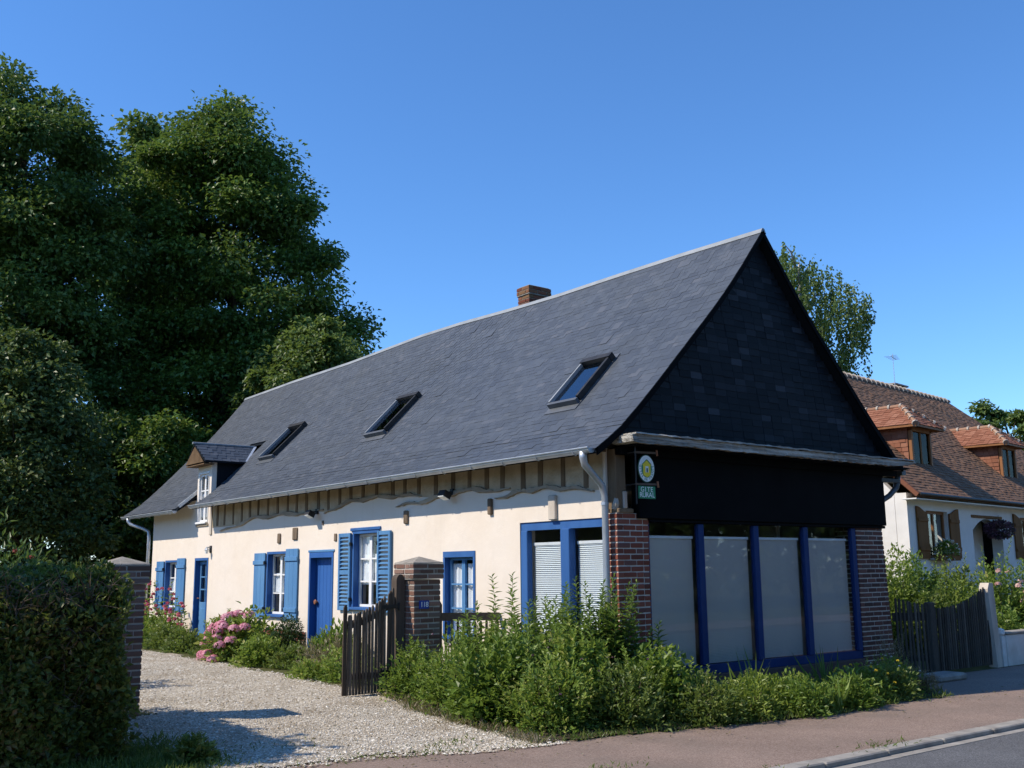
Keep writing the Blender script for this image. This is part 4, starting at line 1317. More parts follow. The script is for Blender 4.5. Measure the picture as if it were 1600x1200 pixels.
# ---- hanging sign on the corner
sign_y = -0.24
t = thing('hanging_sign', 'oval green sign with a yellow house over a small GITE RURAL plate', 'sign', (0.1, sign_y, 2.45))
MB().tube([(0.13, sign_y, 2.40), (0.13, sign_y, 3.14)], .012, 6).build('bracket_post', 'iron', t)
for z in (3.065, 2.655):
    MB().bar((0.12, sign_y, z), (0.52, sign_y, z + .01), .022, .026).build('bracket_arm', 'post_wood', t)
    MB().tube([(0.13, sign_y, z), (0.13, -0.05, z)], .010, 6).build('stay', 'iron', t)
    MB().tube([(0.505, sign_y - .014, z + .05), (0.515, sign_y - .014, z - .03)], .014, 6).build('arm_tip', 'rust_copper', t)
def ell(cx, cz, a, b, n=40):
    return [(cx + a * math.cos(2 * math.pi * k / n), cz + b * math.sin(2 * math.pi * k / n)) for k in range(n)]
def plate(pts, y, mat, name, par, th=.004):
    return MB().prism([(p[0], y, p[1]) for p in pts], (0, th, 0)).build(name, mat, par)
cx, cz = 0.318, 2.862
ov = plate(ell(cx, cz, .150, .180), sign_y - .004, 'sign_dark_green', 'oval_board', t, .012)
plate(ell(cx, cz, .140, .170), sign_y - .007, 'sign_white', 'white_ring', ov, .0025)
plate(ell(cx, cz, .092, .118), sign_y - .010, 'sign_green', 'green_field', ov, .0025)
plate([(cx - .066, cz - .085), (cx, cz - .112), (cx + .066, cz - .085), (cx + .066, cz + .045), (cx + .085, cz + .042), (cx, cz + .108), (cx - .085, cz + .042), (cx - .066, cz + .045)], sign_y - .013, 'sign_yellow', 'yellow_house', ov, .0025)
plate([(cx - .098, cz + .048), (cx, cz + .126), (cx + .098, cz + .048), (cx + .105, cz + .060), (cx, cz + .146), (cx - .105, cz + .060)], sign_y - .016, 'sign_white', 'white_gable', ov, .0055)
plate([(cx - .026, cz - .050), (cx + .026, cz - .050), (cx + .026, cz + .030), (cx - .026, cz + .030)], sign_y - .016, 'sign_white', 'white_door', ov, .0025)
plate([(cx - .012, cz - .048), (cx + .012, cz - .048), (cx + .012, cz + .005), (cx - .012, cz + .005)], sign_y - .019, 'sign_dark_green', 'figure', ov, .0025)
word = 'GITES DE FRANCE'
for i, ch in enumerate(word):
    if ch == ' ': continue
    a = math.radians(168 + (372 - 168) * i / (len(word) - 1))
    x, z = cx + .116 * math.cos(a), cz + .144 * math.sin(a)
    rot = a + math.pi / 2
    me = text_mesh(ch, .044, 'sign_green', 'letter', .001)
    place('letter', me, ov, Matrix.Translation((x, sign_y - .0085, z)) @ Matrix.Rotation(math.pi / 2, 4, 'X') @ Matrix.Rotation(rot, 4, 'Z'))
lower = plate([(cx - .15, 2.475), (cx + .15, 2.475), (cx + .15, 2.635), (cx - .15, 2.635)], sign_y - .004, 'sign_green', 'name_plate', t, .012)
for word, z in (('GITE', 2.590), ('RURAL', 2.520)):
    x0 = cx - .028 * (len(word) - 1)
    for i, ch in enumerate(word):
        place('letter', text_mesh(ch, .092, 'sign_white', 'letter', .001), lower, Matrix.Translation((x0 + i * .056, sign_y - .0055, z)) @ Matrix.Rotation(math.pi / 2, 4, 'X'))

# ------------------------------------------------------------------ gate piers, gate and short fence
def gate_pier(xc, label, band):
    x0, x1, y0, y1 = xc - .213, xc + .213, 2.27, 2.70
    g = gz(xc, 2.3)
    t = thing('gate_pier', label, 'gate pier', (xc, 2.5, g - .05), 'brick piers of the driveway gate')
    brick_shaft(t, 'gate', x0, x1, y0, y1, g - .05, 1.475, course=.0735, mortar='old_mortar')
    d = 0.035
    brick_shaft(t, 'gate', x0 - d, x1 + d, y0 - d, y1 + d, 1.480, 1.685, course=.068, mortar='old_mortar')
    a, b, c, e = x0 - d, x1 + d, y0 - d, y1 + d
    MB().add([(a, c, 1.688), (b, c, 1.688), (b, e, 1.688), (a, e, 1.688), (a + .01, c + .01, 1.703), (b - .01, c + .01, 1.703), (b - .01, e - .01, 1.703), (a + .01, e - .01, 1.703), (xc, 2.485, 1.785)],
             [(3, 2, 1, 0), (0, 1, 5, 4), (1, 2, 6, 5), (2, 3, 7, 6), (3, 0, 4, 7), (4, 5, 8), (5, 6, 8), (6, 7, 8), (7, 4, 8)]).build('pyramid_cap', 'cap_stone', t)
    return t
gate_pier(-5.42, 'shaded brick gate pier at the end of the hedge', 0)
rp = gate_pier(-1.405, 'brick gate pier with a blue number plate, left side in the sun', 0)
npl = thing('number_plate', 'small blue enamel house number on the brick gate pier', 'number plate', (-1.46, 2.26, 1.14))
MB().bbox(-1.545, -1.385, 2.252, 2.262, 1.085, 1.195, .003).build('enamel', 'enamel_blue', npl)
for i, ch in enumerate('118'):
    place('digit', text_mesh(ch, .095, 'sign_white', 'digit', .001), npl, Matrix.Translation((-1.505 + i * .042, 2.2505, 1.14)) @ Matrix.Rotation(math.pi / 2, 4, 'X'))

def picket_mesh(w, d, mat):
    """rounded-top pale, 1 m tall, scaled later"""
    n = 4
    prof = [(-w / 2, 0)] + [(-w / 2, 0.955)] + [(-w / 2 * math.cos(math.pi / 2 * k / n), .955 + .045 * math.sin(math.pi / 2 * k / n)) for k in range(1, n + 1)]
    prof += [(-p[0], p[1]) for p in reversed(prof[:-1])]
    return MB().prism([(p[0], -d / 2, p[1]) for p in prof], (0, d, 0)).mesh('pale', mat)
pk = picket_mesh(.031, .022, 'picket_wood')

gt = thing('driveway_gate', 'dark wooden paled gate leaf hanging on the post by the brick pier', 'gate', (-1.75, 2.47, 0))
for i in range(17):
    u = i / 16
    x = -2.545 + u * 0.74
    top = 1.03 + 0.34 * u ** 1.8 if i else 1.16
    zb = 0.02
    place('pale', pk, gt, Matrix.Translation((x, 2.475 + random.uniform(-.004, .004), zb)) @ Matrix.Rotation(random.gauss(0, .008), 4, 'Y') @ Matrix.Diagonal((1.0 if i else 1.6, 1, top - zb, 1)))
for z0_, z1_ in ((0.25, 0.25),):
    MB().bar((-2.54, 2.505, z0_), (-1.80, 2.505, z1_), .035, .085).build('rail', 'picket_wood', gt)
n_ = 10
for k in range(n_):
    u0, u1 = k / n_, (k + 1) / n_
    pass
vs, fs = [], []
for k in range(n_ + 1):
    u = k / n_
    zc = .90 + .30 * u ** 1.8
    x = -2.54 + u * .76
    vs += [(x, 2.489, zc - .05), (x, 2.52, zc - .05), (x, 2.52, zc + .05), (x, 2.489, zc + .05)]
for k in range(n_):
    for q in range(4):
        a, b = k * 4 + q, k * 4 + (q + 1) % 4
        fs.append((a, a + 4, b + 4, b))
fs += [(0, 1, 2, 3), (n_ * 4 + 3, n_ * 4 + 2, n_ * 4 + 1, n_ * 4)]
MB().add(vs, fs).build('curved_rail', 'picket_wood', gt)
for z in (.28, 1.12):
    MB().bar((-2.0, 2.46, z), (-1.74, 2.46, z), .008, .05).build('hinge', 'iron', gt)

gp = thing('gate_post', 'round topped dark timber post against the brick gate pier', 'post', (-1.69, 2.42, -.02))
n_ = 8
w_ = .066
prof = [(-w_, -.02), (-w_, 1.46)] + [(-w_ * math.cos(math.pi / 2 * k / 5), 1.46 + .085 * math.sin(math.pi / 2 * k / 5)) for k in range(1, 6)]
prof += [(-p[0], p[1]) for p in reversed(prof[:-1])]
MB().prism([(-1.705 + p[0], 2.47, p[1]) for p in prof], (0, .13, 0)).build('timber', 'post_wood', gp)
for z in (.28, 1.12):
    MB().tube([(-1.735, 2.46, z - .05), (-1.735, 2.46, z + .05)], .016, 6).build('pintle', 'iron', gp)

sf = thing('short_fence', 'short dark paled fence between the brick gate pier and the house', 'fence', (-.55, 2.5, 0))
MB().bar((-1.17, 2.5, .96), (-.02, 2.5, .93), .04, .11).build('rail', 'picket_wood', sf)
MB().bar((-1.17, 2.5, .3), (-.02, 2.5, .3), .04, .09).build('rail', 'picket_wood', sf)
MB().prism([(-1.115, 2.46, 0), (-1.035, 2.46, 0), (-1.035, 2.46, 1.12), (-1.115, 2.46, 1.25)], (0, .08, 0)).build('post', 'picket_wood', sf)
for i in range(10):
    x = -.97 + i * .10
    place('pale', pk, sf, Matrix.Translation((x, 2.462, 0.03)) @ Matrix.Diagonal((1, 1, .86 + random.uniform(-.02, .03), 1)))

# ------------------------------------------------------------------ fence, gate and low wall on the right
dk = picket_mesh(.036, .02, 'dark_picket')
fr = thing('paled_fence', 'dark paled fence leading away from the far brick pier', 'fence', (6.4, -.05, -.16))
for i in range(9):
    u = i / 8
    x = 6.10 + u * .52
    place('pale', dk, fr, Matrix.Translation((x, -.05 - .22 * u, -.12)) @ Matrix.Rotation(-.4, 4, 'Z') @ Matrix.Rotation(random.gauss(0, .01), 4, 'Y') @ Matrix.Diagonal((1, 1, 1.20 - .12 * u, 1)))
MB().bar((6.06, .0, .78), (6.64, -.24, .77), .03, .13).build('rail', 'dark_picket', fr)
MB().bar((6.06, .0, .12), (6.64, -.24, .12), .03, .09).build('rail', 'dark_picket', fr)
MB().bbox(6.62, 6.76, -.34, -.22, -.18, 1.0, .012).build('post', 'dark_picket', fr)
fg = thing('street_gate', 'closed dark paled gate rising to a leaning post on the right', 'gate', (7.6, -.3, -.16))
for i in range(25):
    u = i / 24
    x = 6.82 + u * 1.66
    top = .90 + .34 * u ** 2.2
    place('pale', dk, fg, Matrix.Translation((x, -.30, -.10)) @ Matrix.Rotation(random.gauss(0, .008), 4, 'Y') @ Matrix.Diagonal((1, 1, top + .10, 1)))
MB().bar((6.80, -.27, .66), (8.52, -.27, .86), .03, .10).build('rail', 'dark_picket', fg)
MB().bar((6.80, -.27, .05), (8.52, -.27, .05), .03, .10).build('rail', 'dark_picket', fg)
MB().bar((6.84, -.24, .08), (8.48, -.24, .80), .03, .08).build('brace', 'dark_picket', fg)
fp = thing('leaning_post', 'leaning weathered gate post with a pale sunlit side', 'post', (8.62, -.3, -.16))
MB().prism([(8.56, -.37, -.18), (8.72, -.37, -.18), (8.635, -.37, 1.28), (8.50, -.37, 1.28), (8.44, -.37, 1.18)], (0, .16, 0)).build('timber', 'pale_wood', fp)
wp = thing('white_post', 'short white round headed stone post by the low garden wall', 'post', (8.86, -.3, -.16))
MB().bbox(8.80, 8.92, -.36, -.24, -.18, .36, .01).build('shaft', 'white_stone', wp)
MB().tube([(8.86, -.30, .36), (8.86, -.30, .40), (8.86, -.30, .47), (8.86, -.30, .50)], [.05, .08, .075, .02], 10).build('rounded_head', 'white_stone', wp)
gw = thing('garden_wall', 'low grey rendered garden wall right of the white post', 'wall', (11, -.3, -.16))
MB().bbox(8.95, 16.0, -.36, -.18, -.18, .38, .015).build('render', 'white_plaster', gw)
MB().bbox(8.94, 16.02, -.39, -.15, .382, .43, .012).build('coping', 'concrete', gw)
fs_ = MB()
fs_.bbox(5.7, 6.5, -.95, -.55, -.16, -.05, .03)
slab = fs_.build('stone_slab', 'concrete')
tag(slab, 'flat grey stone lying by the dark paled fence', 'stone')

# ------------------------------------------------------------------ the neighbouring house
NX, NY, NA = 13.92, 4.35, R(7.03)
nb = thing('neighbour_house', 'white house with brown tiled roof and two red tiled dormers', 'house', (NX, NY, 0), local=True, rotz=NA)
BL, BD, EZ, NRZ, GZ0 = 15.5, 8.0, 3.33, 7.50, 0.6
# front wall faces -y, built with holes
def pierced_y(y, xa, xb, za, zb, holes, thick):
    mb = pierced(y, xa, xb, za, zb, holes, thick)
    mb.v = [(v[1], v[0], v[2]) for v in mb.v]
    mb.f = [tuple(reversed(f)) for f in mb.f]
    return mb
NW1 = (1.05, 2.35, 1.77, 2.95)
ND = (3.95, 6.05, 0.6, 2.85)
NW2 = (7.55, 8.85, 1.77, 2.95)
NW3 = (10.8, 12.1, 1.77, 2.95)
wall = pierced_y(0.0, 0.0, BL, 0.0, 3.35, [NW1, ND, NW2, NW3], .3).build('front_wall', 'white_plaster', nb)
wall_l = MB().prism([(0.0, .31, 0), (0.0, BD, 0), (0.0, BD, 3.3), (0.0, BD / 2, NRZ - .12), (0.0, .31, 3.35)], (.25, 0, 0)).build('gable_wall', 'white_plaster', nb)
MB().box(.26, BL, BD - .25, BD, 0, 3.3).build('rear_wall', 'white_plaster', nb)
MB().box(BL - .25, BL, .31, BD - .26, 0, 3.3).build('end_wall', 'white_plaster', nb)
MB().box(.26, BL - .26, 1.6, 1.7, 0, 3.3).build('partition', 'interior', nb)
# porch recess
MB().box(ND[0], ND[1], 0.55, 0.65, .6, 3.0).build('porch_wall', 'white_plaster', nb)
MB().bbox(ND[0] - .05, ND[1] + .05, -.02, .05, 2.851, 2.93, .01).build('porch_arch', 'brown_wood', nb)
vs = []
pts = [(ND[0] + .001, 2.50)] + [(ND[0] + (ND[1] - ND[0]) * k / 10, 2.50 + .34 * math.sin(math.pi * k / 10)) for k in range(1, 10)] + [(ND[1] - .001, 2.50)]
MB().prism([(p[0], .02, p[1]) for p in pts] + [(ND[1] - .001, .02, 2.849), (ND[0] + .001, .02, 2.849)], (0, .25, 0)).build('arch_head', 'white_plaster', nb)
dd = MB().bbox(ND[0] + .15, ND[0] + .95, .49, .545, .6, 2.5, .01).build('front_door', 'brown_wood', nb)
MB().tube([(ND[0] + .85, .485, 1.6), (ND[0] + .85, .44, 1.6)], .03, 8).build('knob', 'iron', dd)
for h in (NW1, NW2, NW3):
    wn_ = MB().box(h[0] + .002, h[1] - .002, .10, .16, h[3] - .07, h[3] - .002).build('window', 'orange_wood', nb)
    MB().box(h[0] + .002, h[1] - .002, .10, .16, h[2] + .002, h[2] + .07).build('sash_rail', 'orange_wood', wn_)
    for x in (h[0] + .002, (h[0] + h[1]) / 2 - .04, h[1] - .072):
        MB().box(x, x + .07, .101, .159, h[2] + .072, h[3] - .072).build('sash_stile', 'orange_wood', wn_)
    MB().box(h[0] + .07, h[1] - .07, .128, .132, h[2] + .07, h[3] - .07).build('pane', 'glass', wn_)
    MB().bbox(h[0] - .05, h[1] + .05, -.08, .10, h[2] - .06, h[2] - .001, .01).build('sill', 'concrete', wn_)
    # shutters with a scalloped head, folded back on the wall
    for s_, x0 in ((-1, h[0] - .62), (1, h[1] + .02)):
        w_ = .60
        pts = [(x0, h[2] - .02), (x0 + w_, h[2] - .02)]
        for k in range(9):
            u = k / 8
            pts.append((x0 + w_ * (1 - u), h[3] + .02 + .07 * math.cos((u if s_ > 0 else 1 - u) * math.pi)))
        sh = MB().prism([(p[0], -.05, p[1]) for p in pts], (0, .035, 0)).build('shutter', 'brown_wood', nb)
        for z in (h[2] + .18, h[3] - .28):
            MB().bbox(x0 + .02, x0 + w_ - .02, -.075, -.051, z, z + .09, .004).build('batten', 'brown_wood', sh)
# tiled roof, hipped at the far end
tile_me = MB().add([(-.5, 0, .006), (.5, 0, .006), (.5, 1, 0), (-.5, 1, 0), (-.5, 0, .022), (.5, 0, .022), (.5, 1, .006), (-.5, 1, .006)],
                   [(3, 2, 1, 0), (4, 5, 6, 7), (0, 1, 5, 4), (1, 2, 6, 5), (2, 3, 7, 6), (3, 0, 4, 7)]).mesh('tile', 'roof_tile')
RY = BD / 2
ev = -.36
HX = 12.75   # ridge end before the hip
tn = Vector((0, RY - ev, NRZ - EZ)).normalized()
slope_len = math.hypot(RY - ev, NRZ - EZ)
nn = Vector((0, -tn.z, tn.y))
nroof = MB().prism([(-.22, ev, EZ - .02), (16.2, ev, EZ - .02), (HX, RY, NRZ - .02), (-.22, RY, NRZ - .02)], -nn * .08).build('roof', 'brown_wood', nb)
MB().prism([(-.22, BD - ev, EZ - .02), (-.22, RY, NRZ - .02), (HX, RY, NRZ - .02), (16.2, BD - ev, EZ - .02)], Vector((0, -nn.y, -nn.z)) * .08).build('rear_roof', 'roof_tile', nb)
MB().prism([(16.2, ev, EZ - .02), (16.2, BD - ev, EZ - .02), (HX, RY, NRZ - .02)], (-.05, 0, -.05)).build('hip_roof', 'roof_tile', nb)
def tile_field(o, ux, uy, nz, width_at, length, e, w, ln, parent, mat, name, jit=.004):
    mats = []
    row, s = 0, 0.0
    while s < length - .02:
        a0, a1 = width_at(s)
        x = a0 - (row % 2) * w * .5
        while x < a1:
            p, q = max(x, a0), min(x + w, a1)
            x += w
            if q - p < .03: continue
            mats.append(frame4(ux * (q - p - .006), uy * min(ln, length - s + .03) + ux * random.gauss(0, .004), nz * random.uniform(.8, 1.5), o + ux * ((p + q) / 2) + uy * (s + random.uniform(-jit, jit)) + nz * .004))
        s += e
        row += 1
    A = np.array([np.array(q) for q in mats])
    v0 = np.array([v.co[:] for v in tile_me.vertices]); f0 = np.array([p.vertices[:] for p in tile_me.polygons])
    V = (np.einsum('nij,kj->nki', A[:, :3, :3], v0) + A[:, None, :3, 3]).reshape(-1, 3)
    F = (f0[None] + (np.arange(len(mats)) * len(v0))[:, None, None]).reshape(-1, 4)
    return np_mesh(name, V, F, mat, parent, np.repeat(rng.random(len(mats)), len(f0)), kind='stuff')
tile_field(Vector((-.24, ev - .03, EZ - .02)), Vector((1, 0, 0)), tn, nn, lambda s: (0, 16.44 - (16.44 - HX - .24) * s / slope_len), slope_len, .115, .17, .22, nroof, 'roof_tile', 'tile_field')
# ridge tiles
x = -.24
while x < HX:
    mb = MB()
    n_ = 6
    vs = []
    for xx, rr in ((x, .115), (x + .36, .13)):
        for k in range(n_ + 1):
            a = math.pi * k / n_
            vs.append((xx, RY + rr * math.cos(a), NRZ - .05 + rr * math.sin(a)))
    mb.add(vs, [(k, k + 1, k + n_ + 2, k + n_ + 1) for k in range(n_)] + [tuple(range(n_, -1, -1)), tuple(range(n_ + 1, 2 * n_ + 2))])
    mb.build('ridge_tile', 'ridge_tile', nroof)
    MB().tube([(x + .015, RY, NRZ - .05), (x + .075, RY, NRZ - .05)], [.165, .15], 10).build('mortar_joint', 'stone_pale', nroof)
    x += .33
# verge tiles down the left edge
for k in range(17):
    s = .1 + k * .33
    c = Vector((-.24, ev, EZ)) + tn * s
    MB().obox(c + Vector((0, 0, -.02)), Vector((.05, 0, 0)), tn * .17, nn * .05).build('verge_tile', 'dormer_tile', nroof)
MB().bbox(-.2, 15.9, ev + .02, .02, EZ - .16, EZ - .13, .004).build('soffit', 'white_paint', nb)
MB().tube([(-.24, ev - .08, EZ - .04), (16.1, ev - .08, EZ - .04)], .042, 8).build('gutter', 'iron', nb)

def neighbour_dormer(x0, x1, label):
    """hipped dormer with tile-hung cheeks"""
    yf = .55
    zb = EZ + (yf - ev) * (NRZ - EZ) / (RY - ev)
    zt, zr = 5.22, 5.85
    t = MB().box(x0, x1, yf, yf + .08, zb - .1, zb + .03).build('dormer', 'orange_wood', nb)
    t['label'] = label
    yb = ev + (zt - EZ) * (RY - ev) / (NRZ - EZ)
    for x in (x0, x1 - .06):
        MB().prism([(x, yf + .08, zb), (x, yf + .08, zt), (x, yb + .1, zt)], (.06, 0, 0)).build('cheek', 'dormer_tile', t)
    # tile-hung left cheek
    mats_w = []
    o = Vector((x0 - .002, yf + .08, zb))
    ux, uy, nz = Vector((0, -1, 0)), Vector((0, 0, 1)), Vector((-1, 0, 0))
    tile_field(Vector((x0 - .002, yf + .08, zb)), Vector((0, -1, 0)), Vector((0, 0, 1)), Vector((-1, 0, 0)), lambda s: (-(s / (zt - zb) * (yb - yf - .08)) - .25, 0), zt - zb, .12, .17, .16, t, 'dormer_tile', 'cheek_tile_field')
    for a, b in ((x0, x0 + .10), (x1 - .10, x1)):
        MB().bbox(a, b, yf - .02, yf + .07, zb + .03, zt, .008).build('post', 'orange_wood', t)
    MB().bbox(x0, x1, yf - .02, yf + .07, zt - .12, zt - .001, .008).build('head', 'orange_wood', t)
    MB().box((x0 + x1) / 2 - .04, (x0 + x1) / 2 + .04, yf + .01, yf + .05, zb + .04, zt - .13).build('sash_stile', 'brown_wood', t)
    MB().box(x0 + .1, x1 - .1, yf + .03, yf + .036, zb + .04, zt - .13).build('pane', 'dull_glass', t)
    MB().box(x0 + .1, x1 - .1, yf + .5, yf + .52, zb + .04, zt - .02).build('room_back', 'interior', t)
    # roof
    oh = .28
    A, B_ = Vector((x0 - oh, yf - oh, zt + .0)), Vector((x1 + oh, yf - oh, zt + .0))
    xm = (x0 + x1) / 2
    yr = ev + (zr - EZ) * (RY - ev) / (NRZ - EZ)
    ye = ev + (zt - EZ) * (RY - ev) / (NRZ - EZ)
    pk_ = Vector((xm, yf + .45, zr))
    bk = Vector((xm, yr + .05, zr))
    C_, D_ = Vector((x0 - oh, ye + .05, zt)), Vector((x1 + oh, ye + .05, zt))
    for nm, poly in (('dormer_roof', [A, pk_, bk, C_]), ('dormer_roof', [B_, D_, bk, pk_]), ('dormer_hip', [A, B_, pk_])):
        r_ = MB().prism(poly, (0, 0, -.05)).build(nm, 'orange_wood', t)
        lo0, lo1 = (C_, A) if poly[1] is pk_ else ((B_, D_) if poly[1] is D_ else (A, B_))
        ux = (lo1 - lo0).normalized()
        mid = pk_ - lo0
        uy = (mid - ux * mid.dot(ux))
        hgt = uy.length
        uy.normalize()
        nz = ux.cross(uy)
        if nz.z < 0: nz = -nz
        base = (lo1 - lo0).length
        if nm == 'dormer_hip':
            pkx = mid.dot(ux)
            wf = lambda s, b=base, p=pkx, h=hgt: (p * s / h, b - (b - p) * s / h)
        else:
            e0, e1 = (bk - lo0).dot(ux), (pk_ - lo0).dot(ux)
            ea, eb = min(e0, e1), max(e0, e1)
            wf = lambda s, b=base, p=ea, q=eb, h=hgt: (p * s / h, b - (b - q) * s / h)
        tile_field(lo0, ux, uy, nz, wf, hgt, .115, .17, .2, t, 'dormer_tile', 'tile_field')
    for p, q in ((A, pk_), (B_, pk_), (pk_, bk)):
        d = q - p
        k_ = max(2, int(d.length / .32))
        for i in range(k_):
            a, b = p.lerp(q, i / k_), p.lerp(q, (i + 1.08) / k_)
            MB().tube([a + Vector((0, 0, .01)), b + Vector((0, 0, .01))], [.075, .06], 8).build('ridge_tile', 'ridge_tile', t)
            MB().tube([a + Vector((0, 0, .012)), a.lerp(b, .16) + Vector((0, 0, .012))], [.092, .085], 8).build('mortar_joint', 'stone_pale', t)
neighbour_dormer(1.78, 3.02, 'dormer nearest the slate gable')
neighbour_dormer(8.10, 9.30, 'dormer farther along the roof')
# chimney with a slab on short legs, and the aerial
nch = MB().bbox(9.1, 10.0, RY + .2, RY + .8, 7.0, 7.50, .02).build('chimney', 'dormer_tile', nb)
for x in (9.12, 9.88):
    for y in (RY + .24, RY + .70):
        MB().bbox(x, x + .10, y, y + .10, 7.502, 7.70, .01).build('cap_leg', 'dormer_tile', nch)
MB().bbox(9.5, 9.6, RY + .24, RY + .34, 7.502, 7.70, .01).build('cap_leg', 'dormer_tile', nch)
MB().bbox(9.02, 10.08, RY + .12, RY + .88, 7.702, 7.76, .01).build('cap_slab', 'concrete', nch)
ae = MB().tube([(8.95, RY + .1, 7.2), (8.95, RY + .1, 8.75)], .011, 6).build('aerial', 'zinc', nb)
MB().tube([(8.75, RY + .1, 8.65), (9.2, RY + .1, 8.57)], .009, 5).build('boom', 'zinc', ae)
for k in range(5):
    MB().tube([(8.75 + k * .1, RY - .12 + k * .02, 8.64 - k * .018), (8.75 + k * .1, RY + .32 - k * .02, 8.64 - k * .018)], .006, 5).build('element', 'iron', ae)

# ------------------------------------------------------------------ vegetation
RI = np.array([0.78882, -0.61462, 0.0])
FW = np.array([0.61462, 0.78882, 0.0])
UP = np.array([0.0, 0.0, 1.0])

def crown_clumps(base, prof, n, rc, depth, r):
    z = np.array([p[0] for p in prof][::-1]); a = np.array([p[1] for p in prof][::-1]); b = np.array([p[2] for p in prof][::-1])
    zz = np.linspace(z[0], z[-1], 200)
    wd = (np.interp(zz, z, b) - np.interp(zz, z, a)) ** 1.3 + 1.2
    c = np.cumsum(wd); c /= c[-1]
    zs = np.interp(r.random(n), c, zz)
    ua, ub = np.interp(zs, z, a), np.interp(zs, z, b)
    mid, half = (ua + ub) / 2, np.maximum((ub - ua) / 2 - rc * 0.55, 0.15)
    ang = r.uniform(0, 2 * np.pi, n)
    rad = r.random(n) ** 0.38
    u = mid + half * rad * np.cos(ang)
    v = half * depth * rad * np.sin(ang)
    P = np.array([base[0], base[1], 0])[None] + u[:, None] * RI + v[:, None] * FW + zs[:, None] * UP
    return P, rad

def tree(name, label, base, prof, n_clumps, rc, per, leaf, mat, depth=0.9, bark='bark', trunk_r=0.35, seed=1, group=None, flat=0.62, tint_mid=0.45, g0=0.0, droop=0.0, trunk_top=None):
    r = np.random.default_rng(seed)
    t = thing(name, label, 'tree', (base[0], base[1], g0), group)
    P, rad = crown_clumps(base, prof, n_clumps, rc, depth, r)
    out = (rad > .9) & (r.random(n_clumps) < .35)
    P[out] += (unit(P[out] - P.mean(0)) * r.uniform(.1, .45, out.sum())[:, None] * rc)
    top, bot = prof[0][0], prof[-1][0]
    axis_u = lambda z: float(np.interp(z, [p[0] for p in prof][::-1], [(p[1] + p[2]) / 2 for p in prof][::-1])) * smooth01(bot * .5, top, z)
    tt = trunk_top or top * 0.86
    tp = []
    for k in range(9):
        z = g0 - .1 + (tt - g0) * k / 8
        q = np.array([base[0], base[1], 0]) + RI * (axis_u(z) + .18 * math.sin(k * 1.3 + seed)) + FW * .15 * math.sin(k * .9 + seed * 2) + UP * z
        tp.append(q)
    trunk = MB().tube(tp, [trunk_r * (1.25 if k == 0 else 1 - .105 * k) for k in range(9)], 9).build('trunk', bark, t, smooth=True)
    order = r.permutation(n_clumps)[:min(46, n_clumps)]
    for i in order:
        q = P[i]
        zj = max(g0 + .2 * top, q[2] - .45 * np.linalg.norm((q - np.array(base + (0,)))[:2]) - .6)
        f = min(.97, (zj - g0) / (tt - g0)) * 8
        k0 = int(f); fr_ = f - k0
        s = tp[k0] * (1 - fr_) + tp[min(8, k0 + 1)] * fr_
        m1 = s * .5 + q * .5 + UP * .25 * np.linalg.norm(q - s) * .3 + r.normal(0, .15, 3)
        rr = trunk_r * (1 - .1 * f) * .38
        MB().tube([s, m1, q], [rr, rr * .6, rr * .18], 5).build('limb', bark, trunk, smooth=True)
    # leaves
    n = n_clumps * per
    ci = np.repeat(np.arange(n_clumps), per)
    size = rc * r.uniform(.6, 1.3, n_clumps)
    size[out] *= .5
    d = rand_dirs(n, r)
    rr = r.random(n) ** 0.55
    off = d * rr[:, None] * size[ci][:, None]
    off[:, 2] *= flat
    # lumps inside each clump
    off *= (1 + .35 * vnoise(d + ci[:, None] * .37, 3.1, seed))[:, None]
    pos = P[ci] + off
    if droop: pos[:, 2] -= droop * (rr ** 2) * size[ci]
    ld = unit(d * np.array([1, 1, .4]) + r.normal(0, .55, (n, 3)) + np.array([0, 0, -.25]))
    nn_ = unit(np.array([0, 0, .9]) + d * .5 + r.normal(0, .45, (n, 3)))
    ct = r.normal(0, .17, n_clumps)
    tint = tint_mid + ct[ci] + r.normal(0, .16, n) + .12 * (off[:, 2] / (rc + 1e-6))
    Ls = leaf * r.uniform(.65, 1.3, n)
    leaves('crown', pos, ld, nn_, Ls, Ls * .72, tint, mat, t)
    return t

def sc(prof, k):
    return [(1.6 + (z - 1.6) * k, a * k, b * k) for z, a, b in prof]

tree('ash_tree', 'tallest dark ash tree at the left edge of the picture', (-0.34, 30.39),
     [(20.9, -3.4, -1.3), (20.0, -4.2, 0.5), (19.2, -4.6, 1.5), (18.4, -5.0, 2.4), (17, -5.2, 2.9), (15, -5.2, 3.5), (12.8, -5.2, 3.7), (10.4, -5, 3.5), (7, -4.6, 3.2), (3.5, -4, 2.6)],
     250, 1.35, 560, .19, 'ash_leaf', .9, 'bark', .42, 3, 'big trees behind the house')
tree('maple_tree', 'big dense maple rising behind the left end of the slate roof', (6.7, 29.98),
     [(20.6, -1.4, .9), (20.1, -2.8, 1.8), (19.3, -3.8, 2.6), (18.1, -4.4, 3.3), (16.3, -4.6, 4.0), (13.8, -4.7, 5.0), (12, -4.6, 6.1), (10, -4.5, 6.1), (8, -4.5, 5.6), (5, -4.5, 4.8), (2.6, -4, 3.2)],
     330, 1.5, 640, .19, 'maple_leaf', .85, 'bark', .5, 5, 'big trees behind the house')
tree('poplar_tree', 'pale treetop showing between the ash and the maple', (8.18, 42.77),
     [(25.8, -1.8, 0), (24.5, -2.7, .8), (22, -3.6, 1.6), (18, -4, 2.6), (12, -4, 3), (6, -3, 3)],
     90, 1.4, 300, .32, 'ash_leaf', .8, 'bark', .4, 9, 'big trees behind the house', tint_mid=.6)
